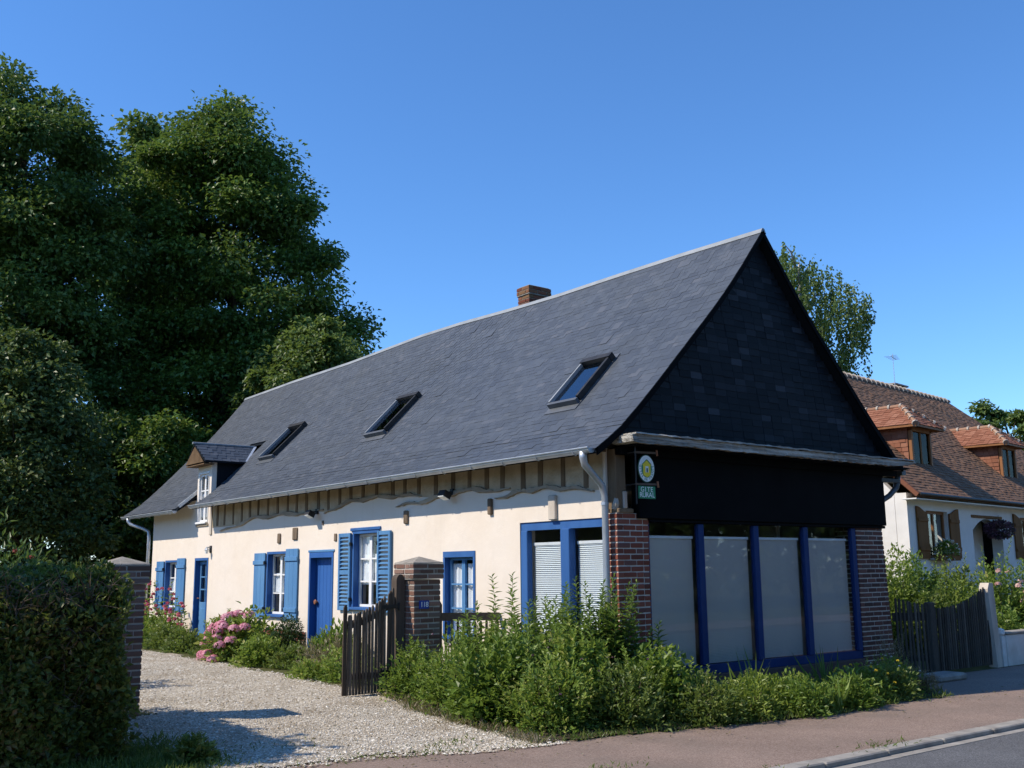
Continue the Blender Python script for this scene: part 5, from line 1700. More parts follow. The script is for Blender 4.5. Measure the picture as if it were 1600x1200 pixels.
tree('hornbeam_tree', 'lighter low round tree just above the roof ridge', (7.3, 23.2),
     [(10.1, -.8, 1.2), (9.6, -1.9, 2.1), (8.6, -2.5, 3.0), (7.4, -2.8, 3.6), (5.8, -2.8, 3.6), (3.5, -2.4, 3)],
     140, 1.0, 400, .17, 'birch_leaf', .7, 'bark', .3, 11, 'big trees behind the house', tint_mid=.35)
tree('elder_tree', 'broad olive green elder in front of the ash', (-1.28, 22.3),
     sc([(6.7, -2.0, -.7), (6.1, -3, .2), (5.1, -3.5, .9), (4.3, -3.6, 1.3), (3.2, -3.6, 1.4), (2.2, -3.4, 1.1), (1, -3, .8)], 1.364),
     190, .82, 360, .15, 'elder_leaf', .6, 'bark', .22, 13)
tree('hazel_bush', 'dark hazel thicket beside the far end of the house', (2.2, 25.2),
     [(6.5, -2.5, 1.6), (5, -3, 2.4), (3.2, -3.2, 2.6), (1.2, -3, 2.4)], 110, .85, 380, .18, 'maple_leaf', .6, 'bark', .16, 15, tint_mid=.3)
tree('added_shade_tree', 'added young tree left of the hedge, outside the picture, put in to shade its foot', (-11.3, 3.4),  # tree added out of view to cast shade by the hedge
     [(6.6, -1, 1), (5.2, -2.0, 1.9), (4.0, -2.2, 2.1), (3.0, -1.6, 1.5)], 60, .75, 300, .17, 'ash_leaf', 1.0, 'bark', .14, 17, g0=gz(-11, 3))
tree('far_tree', 'small leafy tree beyond the tiled roof at the right edge', (50.1, 20.2),
     [(12, -.4, .3), (10.7, -1.4, .8), (10.2, -2.2, 4), (8.6, -2.8, 5), (5, -3, 5)], 46, .8, 300, .26, 'birch_leaf', .8, 'bark', .25, 19, tint_mid=.3)

# weeping birch behind the gable: hanging strands of small leaves
def weeping(name, label, base, prof, strands, seed):
    r = np.random.default_rng(seed)
    t = thing(name, label, 'tree', (base[0], base[1], .5))
    P, rad = crown_clumps(base, prof, strands, .5, .8, r)
    tp = [np.array([base[0], base[1], 0]) + RI * .2 * math.sin(k * .8) + UP * (.4 + 13.6 * k / 8) for k in range(9)]
    trunk = MB().tube(tp, [.3 * (1 - .1 * k) for k in range(9)], 8).build('trunk', 'birch_bark', t, smooth=True)
    for i in r.permutation(strands)[:40]:
        q = P[i]
        s = tp[min(8, max(2, int((q[2] - 1.4) / 13.6 * 8)))]
        MB().tube([s, (s + q) / 2 + UP * .5, q], [.07, .045, .012], 5).build('limb', 'birch_bark', trunk, smooth=True)
    per = 62
    ci = np.repeat(np.arange(strands), per)
    tt = np.tile(np.linspace(0, 1, per), strands)
    ln = r.uniform(.7, 2.5, strands)
    sway = r.normal(0, .16, (strands, 3)); sway[:, 2] = 0
    pos = P[ci] + sway[ci] * tt[:, None] + r.normal(0, .07, (len(ci), 3)) - UP[None] * (tt * ln[ci])[:, None]
    ld = unit(np.array([0, 0, -1.0]) + r.normal(0, .6, (len(ci), 3)))
    nn_ = rand_dirs(len(ci), r)
    leaves('crown', pos, ld, nn_, .16 * r.uniform(.7, 1.2, len(ci)), .10, .45 + r.normal(0, .18, len(ci)) + r.normal(0, .15, strands)[ci], 'birch_leaf', t)
weeping('weeping_birch', 'weeping birch hanging behind the right slope of the slate gable', (27.9, 17.2),
        [(15.7, -1.6, .5), (15.2, -2.4, .9), (14.7, -2.8, 1.7), (14.2, -3.0, 2.5), (13.6, -3.0, 3.1), (13.0, -3.0, 3.5), (12.3, -3.0, 3.2), (11, -2.9, 2.6), (9.5, -2.8, 2.5), (8.5, -2.6, 2.4)], 420, 21)

# ---- clipped hedge on the left
def hedge():
    r = np.random.default_rng(31)
    t = thing('hedge', 'clipped beech hedge in shade with a sunlit top on the left', 'hedge', (-8, 1.8, gz(-8, 1.5)))
    x0, x1, y0, y1, ht = -11.0, -6.0, .25, 3.3, 1.62
    mb = MB()
    n = 46
    for i in range(n):
        x = x0 + (x1 - x0) * (i + r.random()) / n
        y = r.uniform(y0 + .3, y1 - .3)
        p = Vector((x, y, -.1))
        q = Vector((x + r.normal(0, .25), y + r.normal(0, .3), ht - .2))
        MB().tube([p, (p + q) / 2 + Vector((r.normal(0, .1), r.normal(0, .1), 0)), q], [.03, .022, .008], 5).build('branch', 'twig', t)
    # bare twigs in the thin patch of the face
    tw = MB()
    for i in range(700):
        x = r.uniform(-7.4, -6.15)
        z = r.uniform(.3, 1.5)
        p = Vector((x, y0 + .12 + r.uniform(0, .2), z))
        d = Vector((r.normal(0, .5), r.normal(-.2, .3), r.normal(0.1, .5))).normalized() * r.uniform(.12, .35)
        tw.tube([p, p + d * .5 + Vector((0, 0, .02)), p + d], [.006, .004, .002], 3)
    tw.build('twigs', 'twig', t, kind='stuff')
    N = 86000
    side = r.random(N)
    x = x0 + (x1 - x0) * r.random(N) ** .62
    z = r.random(N) * ht
    dep = r.random(N) ** 1.8 * .34
    P = np.stack([x, y0 + dep, z], 1)
    D = np.stack([r.normal(0, .6, N), -.6 + r.normal(0, .5, N), .1 + r.normal(0, .6, N)], 1)
    Nn = np.stack([r.normal(0, .4, N), -.8 + r.normal(0, .4, N), .6 + r.normal(0, .4, N)], 1)
    top = side > .52
    P[top] = np.stack([x[top], r.uniform(y0, y1, top.sum()), ht - r.random(top.sum()) ** 1.6 * .28], 1)
    D[top] = np.stack([r.normal(0, .6, top.sum()), r.normal(0, .6, top.sum()), .7 + r.normal(0, .4, top.sum())], 1)
    Nn[top] = np.stack([r.normal(0, .5, top.sum()), r.normal(0, .5, top.sum()), 1 + r.normal(0, .3, top.sum())], 1)
    end = side < .10
    P[end] = np.stack([x1 - r.random(end.sum()) ** 1.8 * .3, r.uniform(y0, y1, end.sum()), r.random(end.sum()) * ht], 1)
    D[end] = np.stack([.6 + r.normal(0, .4, end.sum()), r.normal(0, .6, end.sum()), r.normal(0, .6, end.sum())], 1)
    sh_ = np.clip((P[:, 2] - ht * .45) / (ht * .55), 0, 1)
    P[~top, 1] += (.50 * sh_ ** 1.6)[~top]
    tp_ = np.clip((y0 + .6 - P[:, 1]) / .6, 0, 1)
    P[top, 2] -= (.42 * tp_ ** 1.6)[top]
    up_ = top & (r.random(N) < .05)
    P[up_, 2] += r.random(up_.sum()) * .12
    bump_ = vnoise(P, 2.3, 4) * .13 + vnoise(P, 6.1, 2) * .08 + vnoise(P, 14, 7) * .05
    P[~top, 1] -= bump_[~top]
    P[top, 2] += bump_[top] * .8
    P[end, 0] += bump_[end]
    P[:, 2] += -.03 + np.array([gz(-8, q) for q in P[:, 1]]) * (1 - P[:, 2] / ht)
    # thin patches
    thin = vnoise(P, 1.7, 9) + r.normal(0, .25, N)
    keep = (thin < .50) | top
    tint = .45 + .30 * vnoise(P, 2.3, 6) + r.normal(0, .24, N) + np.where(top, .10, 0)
    Ls = .066 * r.uniform(.6, 1.35, N)
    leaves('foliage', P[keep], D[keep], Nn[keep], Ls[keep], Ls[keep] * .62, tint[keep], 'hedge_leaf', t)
    mb.box(x0 + .2, x1 - .32, y0 + .62, y1 - .35, 0, ht - .42).build('shaded_core', 'twig', t)
hedge()

# ---- bushes and perennials
def flower_ball(mb_lists, c, r0, n, size, r):
    d = rand_dirs(n, r)
    d[:, 2] = np.abs(d[:, 2]) * .9 - .15
    P = np.array(c)[None] + d * r0
    mb_lists[0].append(P - d * size * .3); mb_lists[1].append(unit(np.cross(d, rand_dirs(n, r)))); mb_lists[2].append(d)

def flower_head(parent, name, c, r0, n, size, mat, r, seed_t=.5):
    d = rand_dirs(n, r)
    d[:, 2] = np.where(d[:, 2] < -.2, -d[:, 2], d[:, 2])
    P = np.array(c)[None] + d * r0 * np.array([1, 1, .8])
    tang = unit(np.cross(d, rand_dirs(n, r)))
    leaves(name, P - tang * size * .5, tang, d, size, size * .9, np.clip(r.normal(seed_t, .25, n), 0, 1), mat, parent, fold=.05, kind=None)

def bush(name, label, x, y, rx, ry, h, n, leaf, mat, seed, group=None, cat='shrub', stems=9, asp=.55, upr=.35, tint_mid=.45, base=0.0, rough=.32, sprigs=9):
    r = np.random.default_rng(seed)
    g = gz(x, y)
    t = thing(name, label, cat, (x, y, g), group)
    c = np.array([x, y, g + base])
    d = rand_dirs(n, r)
    d[:, 2] = np.abs(d[:, 2])
    lump = 1 + rough * vnoise(d * 1.0, 2.6, seed) + rough * .7 * vnoise(d, 6.0, seed + 3)
    rr = r.random(n) ** .42 * lump
    P = c + d * rr[:, None] * np.array([rx, ry, h])
    ld = unit(d * np.array([1, 1, .6]) + r.normal(0, .55, (n, 3)) + UP * upr)
    nn_ = unit(d * .5 + UP * .8 + r.normal(0, .4, (n, 3)))
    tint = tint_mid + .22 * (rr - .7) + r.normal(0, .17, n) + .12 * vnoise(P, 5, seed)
    Ls = leaf * r.uniform(.6, 1.35, n)
    if sprigs:
        k = 22
        sd = rand_dirs(sprigs, r); sd[:, 2] = np.abs(sd[:, 2]) * .8 + .25
        sb = c + sd * np.array([rx, ry, h]) * .8
        sv = unit(sd * .6 + UP * r.uniform(.5, 1.4, (sprigs, 1)) + r.normal(0, .25, (sprigs, 3))) * (h * r.uniform(.25, .6, (sprigs, 1)))
        u = np.tile(np.linspace(0, 1, k), sprigs)
        si = np.repeat(np.arange(sprigs), k)
        P = np.concatenate([P, sb[si] + sv[si] * u[:, None]])
        az = np.arange(sprigs * k) * 2.4
        ld = np.concatenate([ld, np.stack([np.cos(az), np.sin(az), np.full(len(az), .6)], 1) + sv[si]])
        nn_ = np.concatenate([nn_, UP + r.normal(0, .3, (len(az), 3))])
        tint = np.concatenate([tint, tint_mid + .15 + r.normal(0, .15, len(az))])
        Ls = np.concatenate([Ls, leaf * (1.15 - .6 * u)])
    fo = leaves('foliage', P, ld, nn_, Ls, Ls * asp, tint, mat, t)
    sm = MB()
    for k in range(stems):
        a = r.uniform(0, 6.283)
        q = c + np.array([math.cos(a) * rx * .6 * r.random(), math.sin(a) * ry * .6 * r.random(), h * .75])
        p0 = np.array([x + math.cos(a) * .06, y + math.sin(a) * .06, g - .02])
        sm.tube([p0, (p0 + q) / 2 + r.normal(0, .03, 3), q], [.008, .006, .003], 4)
    sm.build('stems', 'twig', t, kind='stuff')
    return t, r, c

def stalks(name, label, x, y, spread, ns, h, mat, leaf, seed, group=None, per=46, cat='plant', asp=.26, tip=None, lean=.12):
    r = np.random.default_rng(seed)
    g = gz(x, y)
    t = thing(name, label, cat, (x, y, g), group)
    sm = MB()
    Ps, Ds, Ns, Ls = [], [], [], []
    for k in range(ns):
        a = r.uniform(0, 6.283); q = spread * r.random() ** .6
        b = np.array([x + math.cos(a) * q, y + math.sin(a) * q, g])
        hh = h * r.uniform(.68, 1.0) if k else h
        ln = np.array([math.cos(a), math.sin(a), 0]) * lean * hh * r.uniform(.2, 1) + r.normal(0, .03, 3) * np.array([1, 1, 0])
        pt = lambda u: b + ln * u ** 1.7 + UP * hh * u
        sm.tube([pt(0), pt(.35), pt(.7), pt(1)], [.006, .005, .004, .002], 4)
        for j in range(per):
            u = .12 + .88 * (j + r.random()) / per
            az = j * 2.4 + r.uniform(-.4, .4)
            o = np.array([math.cos(az), math.sin(az), .45 + .7 * max(0, u - .8) * 4 + r.normal(0, .15)])
            Ps.append(pt(u)); Ds.append(o); Ns.append(np.array([-math.cos(az) * .5, -math.sin(az) * .5, 1.0]))
            Ls.append(leaf * (1.15 - .72 * u ** 3) * r.uniform(.75, 1.2))
    Ls = np.array(Ls)
    leaves('foliage', np.array(Ps), np.array(Ds), np.array(Ns), Ls, Ls * asp, .45 + r.normal(0, .2, len(Ls)), mat, t)
    sm.build('stems', 'stem_green', t, kind='stuff')
    return t, r

def grass(name, label, pts_fn, n, hmin, hmax, mat, seed, cat='grass', w=.10, lean=.45):
    r = np.random.default_rng(seed)
    P = pts_fn(n, r)
    P = np.array([(a, b, gz(a, b)) for a, b in P])
    n = len(P)
    D = np.stack([r.normal(0, lean, n), r.normal(0, lean, n), np.ones(n)], 1)
    Nn = np.stack([r.normal(0, 1, n), r.normal(0, 1, n), np.full(n, .2)], 1)
    L_ = r.uniform(hmin, hmax, n) * (1 + .35 * vnoise(P, 3.0, seed))
    o = leaves(name, P, D, Nn, L_, L_ * w, .5 + .25 * vnoise(P, 2.0, seed) + r.normal(0, .2, n), mat, None)
    return tag(o, label, cat, kind='stuff')

# the bed beside the drive and in front of the gable
G1 = 'leafy shrubs of the street bed'
beds = [
    # x, y, rx, ry, h, n, leaf, mat, label
    (-1.78, 1.95, .42, .45, .62, 2600, .060, 'bush_leaf', 'small leafed green shrub at the foot of the paled gate'),
    (-1.72, 1.15, .50, .50, .78, 3800, .062, 'bush_leaf', 'dense green shrub in front of the brick gate pier'),
    (-1.82, 0.25, .48, .52, .80, 3000, .085, 'bush_leaf', 'dense green shrub bulging over the edge of the gravel'),
    (-1.60, -.55, .50, .50, .72, 3400, .068, 'bush_leaf', 'round green shrub at the street corner of the bed'),
    (-0.95, 1.55, .50, .50, .86, 3600, .070, 'bush_leaf', 'tall green shrub below the low blue window'),
    (-1.05, 0.65, .52, .52, .95, 3800, .070, 'bush_leaf', 'mid green shrub in the middle of the bed below the plaster wall'),
    (-1.00, -.20, .52, .50, .88, 2800, .09, 'bush_leaf', 'mid green shrub below the side shop window'),
    (-0.85, -.95, .52, .46, .66, 3200, .060, 'weed_leaf', 'yellowish low shrub over the pavement edge left of the pier'),
    (-0.38, 0.75, .42, .45, 1.05, 3200, .074, 'bush_leaf', 'tall dark green shrub against the side shop window'),
    (-0.30, 0.00, .45, .45, 1.00, 3400, .085, 'bush_leaf', 'broad leaved shrub at the foot of the downpipe'),
    (-0.20, -.75, .50, .45, .70, 2600, .085, 'bush_leaf', 'green shrub in front of the red brick corner pier'),
    (0.05, -1.35, .48, .40, .48, 2800, .056, 'weed_leaf', 'low weedy shrub at the pavement in front of the red brick pier'),
    (0.55, -.70, .42, .40, .48, 2600, .060, 'bush_leaf', 'green shrub below the first shop pane'),
    (0.70, -1.40, .48, .38, .42, 2800, .058, 'lime_leaf', 'lime green shrub at the pavement below the first shop pane'),
    (1.30, -1.10, .46, .42, .38, 2000, .075, 'lime_leaf', 'lime green shrub below the second shop pane'),
    (1.45, -1.65, .42, .32, .40, 2200, .060, 'bush_leaf', 'low mid green shrub at the pavement below the second shop pane'),
    (2.10, -1.15, .46, .42, .36, 2800, .052, 'lime_leaf', 'bright leafy shrub below the third shop pane'),
    (2.35, -1.65, .42, .32, .36, 1500, .08, 'bush_leaf', 'low dark green shrub at the pavement below the third shop pane'),
    (2.95, -1.42, .44, .36, .40, 2500, .052, 'bush_leaf', 'green shrub with yellow flowers below the fourth shop pane'),
    (3.45, -1.50, .46, .36, .42, 2400, .052, 'weed_leaf', 'yellow green weedy shrub in front of the far brick pier'),
    (3.95, -1.25, .44, .38, .42, 2200, .050, 'bush_leaf', 'low green shrub between the far pier and the pavement'),
    (4.45, -.95, .42, .38, .40, 1900, .048, 'weed_leaf', 'thin weedy shrub at the right end of the bed'),
]
for i, (x, y, rx, ry, h, n, lf, mt_, lb) in enumerate(beds):
    t, r, c = bush('garden_shrub', lb, x, y, rx, ry, h, n, lf, mt_, 100 + i, G1, asp=(.55, .42, .68, .5)[i % 4], sprigs=(16, 8, 22, 12)[i % 4] if i < 11 else 5, tint_mid=(.45, .55, .38, .6, .5)[i % 5], rough=.38)
    if i == 18 or i == 19:
        for k in range(16 if i == 18 else 7):
            d = rand_dirs(1, r)[0]; d[2] = abs(d[2]) * .7 + .5
            p = c + d * np.array([rx, ry, h]) * 1.05
            flower_head(t, 'flower', p, .018, 12, .026, 'yellow_petal', r)
    if i in (1, 3, 7, 12, 20):
        for k in range(6):
            d = rand_dirs(1, r)[0]; d[2] = abs(d[2]) * .7 + .5
            p = c + d * np.array([rx, ry, h]) * 1.02
            flower_head(t, 'flower', p, .014, 8, .022, 'violet_petal' if i < 8 else 'white_petal', r)

G2 = 'tall leafy stalks in the street bed'
for i, (x, y, sp, ns, h, lb) in enumerate([
        (-1.30, 1.25, .16, 5, 1.22, 'tall leafy stalks against the plaster left of the side shop window'),
        (-0.85, 1.25, .10, 3, 1.58, 'tallest pair of leafy stalks in front of the bare plaster'),
        (-0.80, 0.85, .15, 7, 1.40, 'leafy stalks before the left blue bar of the side shop window'),
        (-0.70, 0.45, .15, 7, 1.34, 'leafy stalks before the left pane of the side shop window'),
        (-0.62, 0.12, .14, 7, 1.52, 'leafy stalks before the middle blue bar of the side shop window'),
        (-0.50, -.08, .20, 12, 1.64, 'bushy tall stalks before the right pane of the side shop window'),
        (-0.30, -.22, .14, 7, 1.56, 'leafy stalks in front of the downpipe'),
        (0.02, -.45, .12, 5, 1.10, 'shorter leafy stalks in front of the red brick corner pier'),
        (-1.35, 0.0, .20, 6, 1.05, 'leafy stalks standing out of the shrubs beside the gravel')]):
    stalks('leafy_stalks', lb, x, y, sp, ns, h, 'stalk_leaf', .17, 200 + i, G2, 64, asp=.34)

# sword leaves
def swords(label, x, y, n, h, seed):
    r = np.random.default_rng(seed)
    g = gz(x, y)
    t = thing('iris_clump', label, 'plant', (x, y, g), 'sword leaved plants below the shop window')
    P = np.stack([x + r.normal(0, .07, n), y + r.normal(0, .05, n), np.full(n, g)], 1)
    D = np.stack([r.normal(0, .35, n), r.normal(0, .25, n), np.ones(n)], 1)
    leaves('blades', P, D, rand_dirs(n, r), h * r.uniform(.6, 1.1, n), .045, .5 + r.normal(0, .2, n), 'stalk_leaf', t, fold=.1)
swords('sword leaved plant below the second shop pane', 1.62, -.75, 16, .75, 301)
swords('sword leaved plant below the fourth shop pane', 3.15, -.75, 18, .72, 302)
swords('grassy sword leaves low at the pavement below the third shop pane', 1.9, -1.75, 22, .42, 303)
bush('dry_weed', 'grey dried weed standing before the dark paled fence', 4.85, -.70, .32, .28, .66, 900, .060, 'dry_leaf', 305, None, 'weed', 16, .16, 1.2, .55)
bush('dry_weed', 'brown dried weed low at the right end of the bed', 4.35, -1.45, .30, .22, .28, 900, .050, 'dry_leaf', 306, None, 'weed', 10, .2, .8, .4)

def in_bed_pts(n, r):
    P = np.stack([r.uniform(-2.4, 6.0, n * 2), r.uniform(-2.0, 2.4, n * 2)], 1)
    k = np.array([in_bed(a, b) or in_bed(a, b + .08) or in_bed(a + .1, b) for a, b in P])
    return P[k][:n]
grass('bed_weeds', 'low weeds and grass covering the soil of the street bed', in_bed_pts, 8000, .04, .12, 'weed_leaf', 310, 'weeds', .16)
def bed_rim(n, r):
    x = r.uniform(-2.2, 4.4, n)
    return np.stack([x, np.array([bed_edge(a) for a in x]) + r.normal(.05, .07, n)], 1)
grass('bed_edge_weeds', 'scruffy weeds along the pavement edge of the bed', bed_rim, 2200, .02, .07, 'weed_leaf', 311, 'weeds', .2, .8)
def bed_rim2(n, r):
    y = r.uniform(-1.2, 2.5, n)
    return np.stack([np.array([bed_left(b) for b in y]) + r.normal(.02, .08, n), y], 1)
grass('gravel_edge_weeds', 'dry grass along the gravel edge of the bed', bed_rim2, 1600, .03, .12, 'dry_leaf', 312, 'grass', .12, .8)

# the strip along the long wall
def strip_pts(n, r):
    y = r.uniform(2.9, 17.5, n)
    x = -1.75 + .16 * np.sin(y * 2.3) + .35 * np.clip((y - 4) / 6, 0, 1) + np.abs(r.normal(0, .30, n))
    return np.stack([np.minimum(x, -.1), y], 1)
grass('wall_border_grass', 'ragged grass between the gravel and the long wall', strip_pts, 9000, .05, .15, 'weed_leaf', 320, 'grass', .12, .6)
G3 = 'plants along the long wall'
bush('border_shrub', 'green leafy mound below the far shuttered window', -.8, 14.8, .7, .9, .70, 2600, .085, 'bush_leaf', 330, G3, tint_mid=.6)
bush('border_shrub', 'green mound in front of the half glazed door', -1.1, 12.9, .5, .7, .48, 2000, .08, 'weed_leaf', 331, G3)
bush('border_shrub', 'low green mound left of the hydrangea', -1.2, 11.6, .45, .6, .40, 1600, .075, 'weed_leaf', 332, G3)
bush('border_shrub', 'bright green bush in front of the hydrangea', -1.45, 7.45, .42, .45, .46, 2600, .072, 'bush_leaf', 333, G3, tint_mid=.62)
bush('box_ball', 'dark clipped evergreen ball below the white six pane window', -.50, 8.35, .34, .36, .78, 4200, .05, 'box_leaf', 334, None, rough=.06, sprigs=0)
bush('border_shrub', 'pale green plants before the brick foot of the wall', -1.2, 6.7, .34, .36, .34, 1300, .07, 'weed_leaf', 335, G3, tint_mid=.6)
bush('border_shrub', 'broad leaved plant in front of the blue plank door', -.50, 6.45, .40, .42, .60, 1500, .13, 'bush_leaf', 336, G3, asp=.35, upr=.9)
bush('dry_weed', 'straw coloured dried flowers beside the paled gate', -1.15, 5.5, .5, .6, .5, 1300, .085, 'dry_leaf', 337, None, 'weed', 20, .22, 1.0, .55)
bush('border_shrub', 'green weeds at the hinge side behind the paled gate', -1.45, 4.3, .45, .6, .45, 1600, .07, 'bush_leaf', 338, G3, tint_mid=.6)
bush('border_shrub', 'small green plant low beside the gravel near the paled gate', -1.75, 5.0, .32, .4, .26, 900, .06, 'bush_leaf', 339, G3, tint_mid=.65)

t, r, c = bush('hydrangea', 'hydrangea bush covered in pink flower heads by the long wall', -1.2, 8.95, .62, .72, .80, 2200, .12, 'bush_leaf', 345, None, 'shrub', asp=.62, tint_mid=.6)
for k in range(34):
    d = rand_dirs(1, r)[0]
    d[2] = abs(d[2]) * .75 + .05
    d = d / np.linalg.norm(d)
    if d[0] > .35: d[0] *= -1
    p = c + d * np.array([.62, .74, .82])
    flower_head(t, 'flower_head', p, .115, 110, .055, 'pink_petal', r, .35 + .3 * r.random())

for i, (x, y, h, lb) in enumerate([
        (-.35, 17.0, 1.95, 'tallest hollyhock by the far downpipe'), (-.5, 16.2, 1.50, 'pink hollyhock left of the far window'),
        (-.55, 15.4, 1.45, 'pink hollyhock in front of the far window'), (-.55, 14.75, 1.40, 'pink hollyhock right of the far window'),
        (-.60, 14.1, 1.15, 'short pink hollyhock left of the half glazed door'), (-.95, 14.9, .95, 'short pink hollyhock at the front of its group'),
        (-.62, 13.5, .95, 'lowest pink hollyhock in front of the half glazed door')]):
    t, r = stalks('hollyhock', lb, x, y, .05, 2, h, 'bush_leaf', .15, 350 + i, 'hollyhocks by the far window', 14, asp=.8, lean=.08)
    for k in range(7):
        u = .45 + .55 * r.random()
        p = np.array([x, y, gz(x, y)]) + np.array([r.normal(-.05, .06), r.normal(0, .09), h * u])
        flower_head(t, 'flower', p, .035, 14, .075, 'rose_petal', r, .4 + .3 * r.random())

# weeds in the near left corner and on the gravel
def corner_pts(n, r):
    return np.stack([-5.75 + r.normal(0, .28, n), .15 + r.normal(0, .45, n)], 1)
grass('verge_weeds', 'rough grass in the shaded corner before the hedge', corner_pts, 5200, .03, .10, 'weed_leaf', 360, 'grass', .14, .8)
def verge_pts(n, r):
    return np.stack([r.uniform(-10.5, -5.6, n), .2 + np.abs(r.normal(0, .3, n)) * -1 + .1, ], 1)
grass('hedge_foot_grass', 'long grass along the foot of the hedge', verge_pts, 6000, .04, .12, 'weed_leaf', 361, 'grass', .10, .7)
bush('corner_weed', 'leafy weed at the shadow edge in the near left corner', -5.45, .0, .2, .2, .2, 600, .07, 'weed_leaf', 362, None, 'weed', tint_mid=.6)
def tuft_pts(n, r):
    c0 = np.array([(-3.4, -.95), (-2.5, -1.15), (-4.2, -.75), (-1.9, -3.55), (-2.7, -2.6), (0.2, -3.5), (-4.6, .2), (-3.1, -.6)])
    k = r.integers(0, len(c0), n)
    return c0[k] + r.normal(0, .11, (n, 2)) * np.array([2.2, .8])
grass('pavement_tufts', 'small tufts of weeds in the gravel and pavement', tuft_pts, 700, .02, .06, 'weed_leaf', 363, 'weeds', .22, .9)

# shrub with red flowers behind the hedge
t, r, c = bush('red_flower_shrub', 'shrub with dark red flower spikes behind the hedge', -5.75, 6.5, .8, .8, 2.05, 3200, .13, 'ash_leaf', 370, None, asp=.3)
for k in range(12):
    d = rand_dirs(1, r)[0]; d[2] = abs(d[2]) * .5 + .6
    p = c + d / np.linalg.norm(d) * np.array([.8, .8, 2.1])
    flower_head(t, 'flower', p, .05, 24, .06, 'red_petal', r)

# the neighbour's garden
G4 = 'shrubs in the neighbouring garden'
for i, (x, y, rx, ry, h, n, lf, mt_, lb) in enumerate([
        (9.5, 2.3, .85, .8, 1.62, 6500, .085, 'lime_leaf', 'lime green shrub beside the far brick pier'),
        (10.0, 1.55, .75, .6, 1.22, 4800, .085, 'weed_leaf', 'olive shrub behind the left part of the street gate'),
        (10.6, 1.25, .8, .65, 1.30, 5600, .09, 'lime_leaf', 'yellow green shrub behind the right part of the street gate'),
        (11.3, 2.7, .7, .6, 1.50, 3600, .10, 'stalk_leaf', 'dark leaved shrub below the neighbouring window'),
        (11.9, 2.2, .7, .6, 1.30, 3600, .10, 'weed_leaf', 'yellowish shrub below the neighbouring front door'),
        (11.7, 1.1, .75, .6, 1.66, 5200, .085, 'bush_leaf', 'rose bush with pale pink flowers by the leaning post'),
        (12.6, .75, .8, .6, 1.50, 5200, .085, 'bush_leaf', 'rose bush with pale flowers above the low garden wall'),
        (13.3, 1.0, .8, .7, 1.40, 3600, .085, 'lime_leaf', 'shrub at the right edge above the low garden wall'),
        (10.0, .15, .5, .3, .85, 2200, .08, 'bush_leaf', 'green shrub directly behind the low garden wall')]):
    t, r, c = bush('neighbour_shrub', lb, x, y, rx, ry, h, n, lf, mt_, 400 + i, G4)
    if i in (5, 6):
        for k in range(12):
            d = rand_dirs(1, r)[0]; d[2] = abs(d[2]) * .7 + .3; d[1] = -abs(d[1])
            p = c + d * np.array([rx, ry, h]) * 1.0
            flower_head(t, 'flower', p, .055, 26, .07, 'pale_petal', r)
# hanging basket and window plants of the neighbour
cN, sN = math.cos(NA), math.sin(NA)
def nloc(x, y, z):
    return np.array([NX + cN * x - sN * y, NY + sN * x + cN * y, z])
p = nloc(5.45, -.15, 2.45)
t = thing('hanging_basket', 'hanging basket of purple flowers by the neighbouring front door', 'basket', tuple(p))
MB().tube([p + UP * -.16, p + UP * -.08, p + UP * .02], [.10, .24, .28], 10).build('bowl', 'iron', t)
MB().tube([p + UP * .02, p + UP * .5], .006, 4).build('chain', 'iron', t)
r = np.random.default_rng(77)
n = 900
d = rand_dirs(n, r)
leaves('flowers', p + d * np.array([.5, .35, .24]) * (r.random(n) ** .4)[:, None] + UP * .10, d, rand_dirs(n, r), .08, .06, r.random(n), 'violet_petal', t)
for k, x in enumerate((1.7, 8.2)):
    p = nloc(x, -.18, 1.86)
    t = thing('window_box', ('window box of white flowers between the first brown shutters', 'window box between the farther brown shutters')[k], 'window box', tuple(p), 'window boxes of the neighbouring house')
    mb = MB().bbox(p[0] - .5, p[0] + .5, p[1] - .09, p[1] + .09, p[2] - .16, p[2] - .01, .01).build('trough', 'brown_wood', t)
    d = rand_dirs(500, r)
    leaves('foliage', p + d * np.array([.5, .14, .24]) * (r.random(500) ** .4)[:, None] + UP * .08, d, rand_dirs(500, r), .07, .05, r.random(500), 'bush_leaf', t)
    d = rand_dirs(120, r)
    leaves('flowers', p + d * np.array([.5, .16, .26]) + UP * .10, d, rand_dirs(120, r), .06, .06, r.random(120), 'white_petal', t)

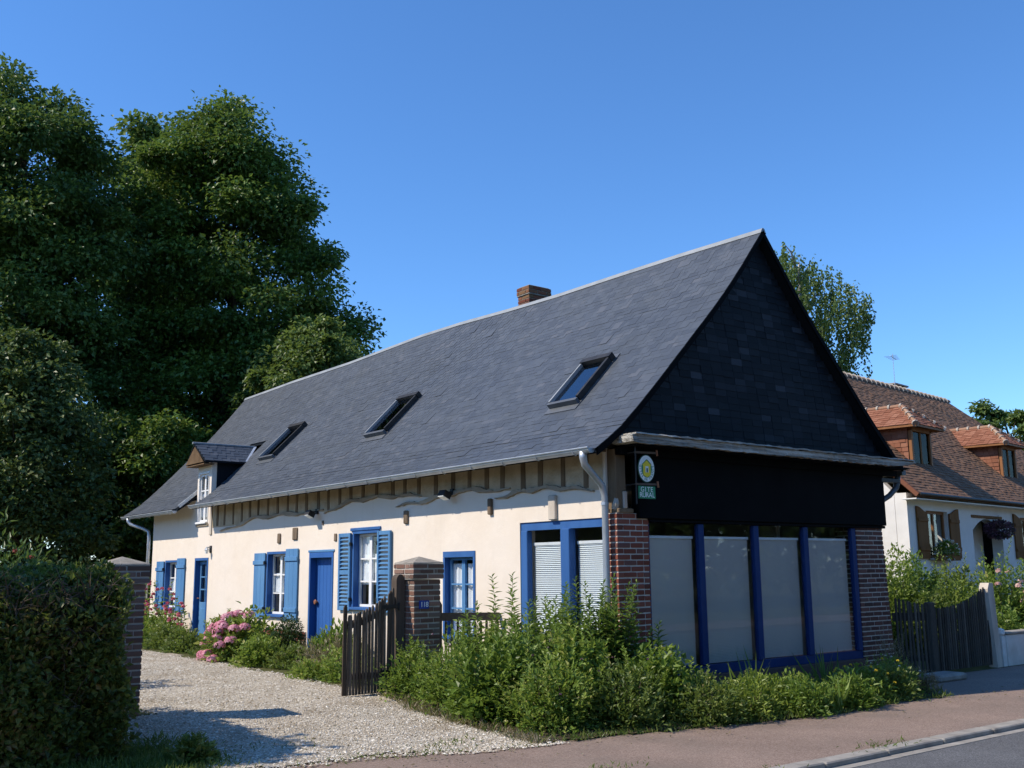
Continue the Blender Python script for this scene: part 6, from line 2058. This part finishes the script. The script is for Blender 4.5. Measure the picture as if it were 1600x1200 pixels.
# woods across the road and beyond the left-hand gardens, added out of view to deepen shade and fill window reflections
def wood(name, label, x0, x1, y0, y1, hmin, hmax, n_crowns, per, seed):
    r = np.random.default_rng(seed)
    cx_, cy_ = r.uniform(x0, x1, n_crowns), r.uniform(y0, y1, n_crowns)
    ht = r.uniform(hmin, hmax, n_crowns)
    ci = np.repeat(np.arange(n_crowns), per)
    d = rand_dirs(len(ci), r)
    rr = r.random(len(ci)) ** .4
    P = np.stack([cx_, cy_, ht * .52], 1)[ci] + d * rr[:, None] * np.stack([ht * .32, ht * .32, ht * .5], 1)[ci]
    P[:, 2] = np.maximum(P[:, 2], 0)
    o = leaves(name, P, d + r.normal(0, .5, P.shape), UP + d * .5, .75, .6, .4 + r.normal(0, .2, len(ci)), 'ash_leaf', None)
    tag(o, label, 'wood', kind='stuff')
wood('added_road_wood', 'added unseen wood across the road behind the camera, for shade and window reflections', -60, 60, -34, -22, 8, 13, 60, 420, 501)
wood('added_left_wood', 'added unseen wood beyond the gardens on the left, dimming the shade on the long wall', -46, -30, -6, 60, 5, 8, 46, 420, 502)

# fallen leaves and scraps on the pavement and the gravel
def litter_pts(n, r):
    x = r.uniform(-6.0, 8.0, n)
    y = np.array([bed_edge(a) for a in x]) - np.abs(r.normal(0, .35, n)) - .02
    k = r.random(n) < .4
    y[k] = r.uniform(-1.0, 4.0, k.sum()); x[k] = r.uniform(-5.5, -2.2, k.sum())
    return np.stack([x, y], 1)
r = np.random.default_rng(601)
P = litter_pts(420, r)
P = np.array([(a, b, (gz(a, b) if b > -.4 else -.15) + .016) for a, b in P])
n = len(P)
o = leaves('leaf_litter', P, np.stack([r.normal(0, 1, n), r.normal(0, 1, n), r.normal(0, .1, n)], 1), np.stack([r.normal(0, .25, n), r.normal(0, .25, n), np.ones(n)], 1), r.uniform(.02, .055, n), r.uniform(.012, .03, n), r.random(n), 'dry_leaf', None)
tag(o, 'fallen leaves and scraps scattered on the pavement and gravel', 'leaf litter', kind='stuff')
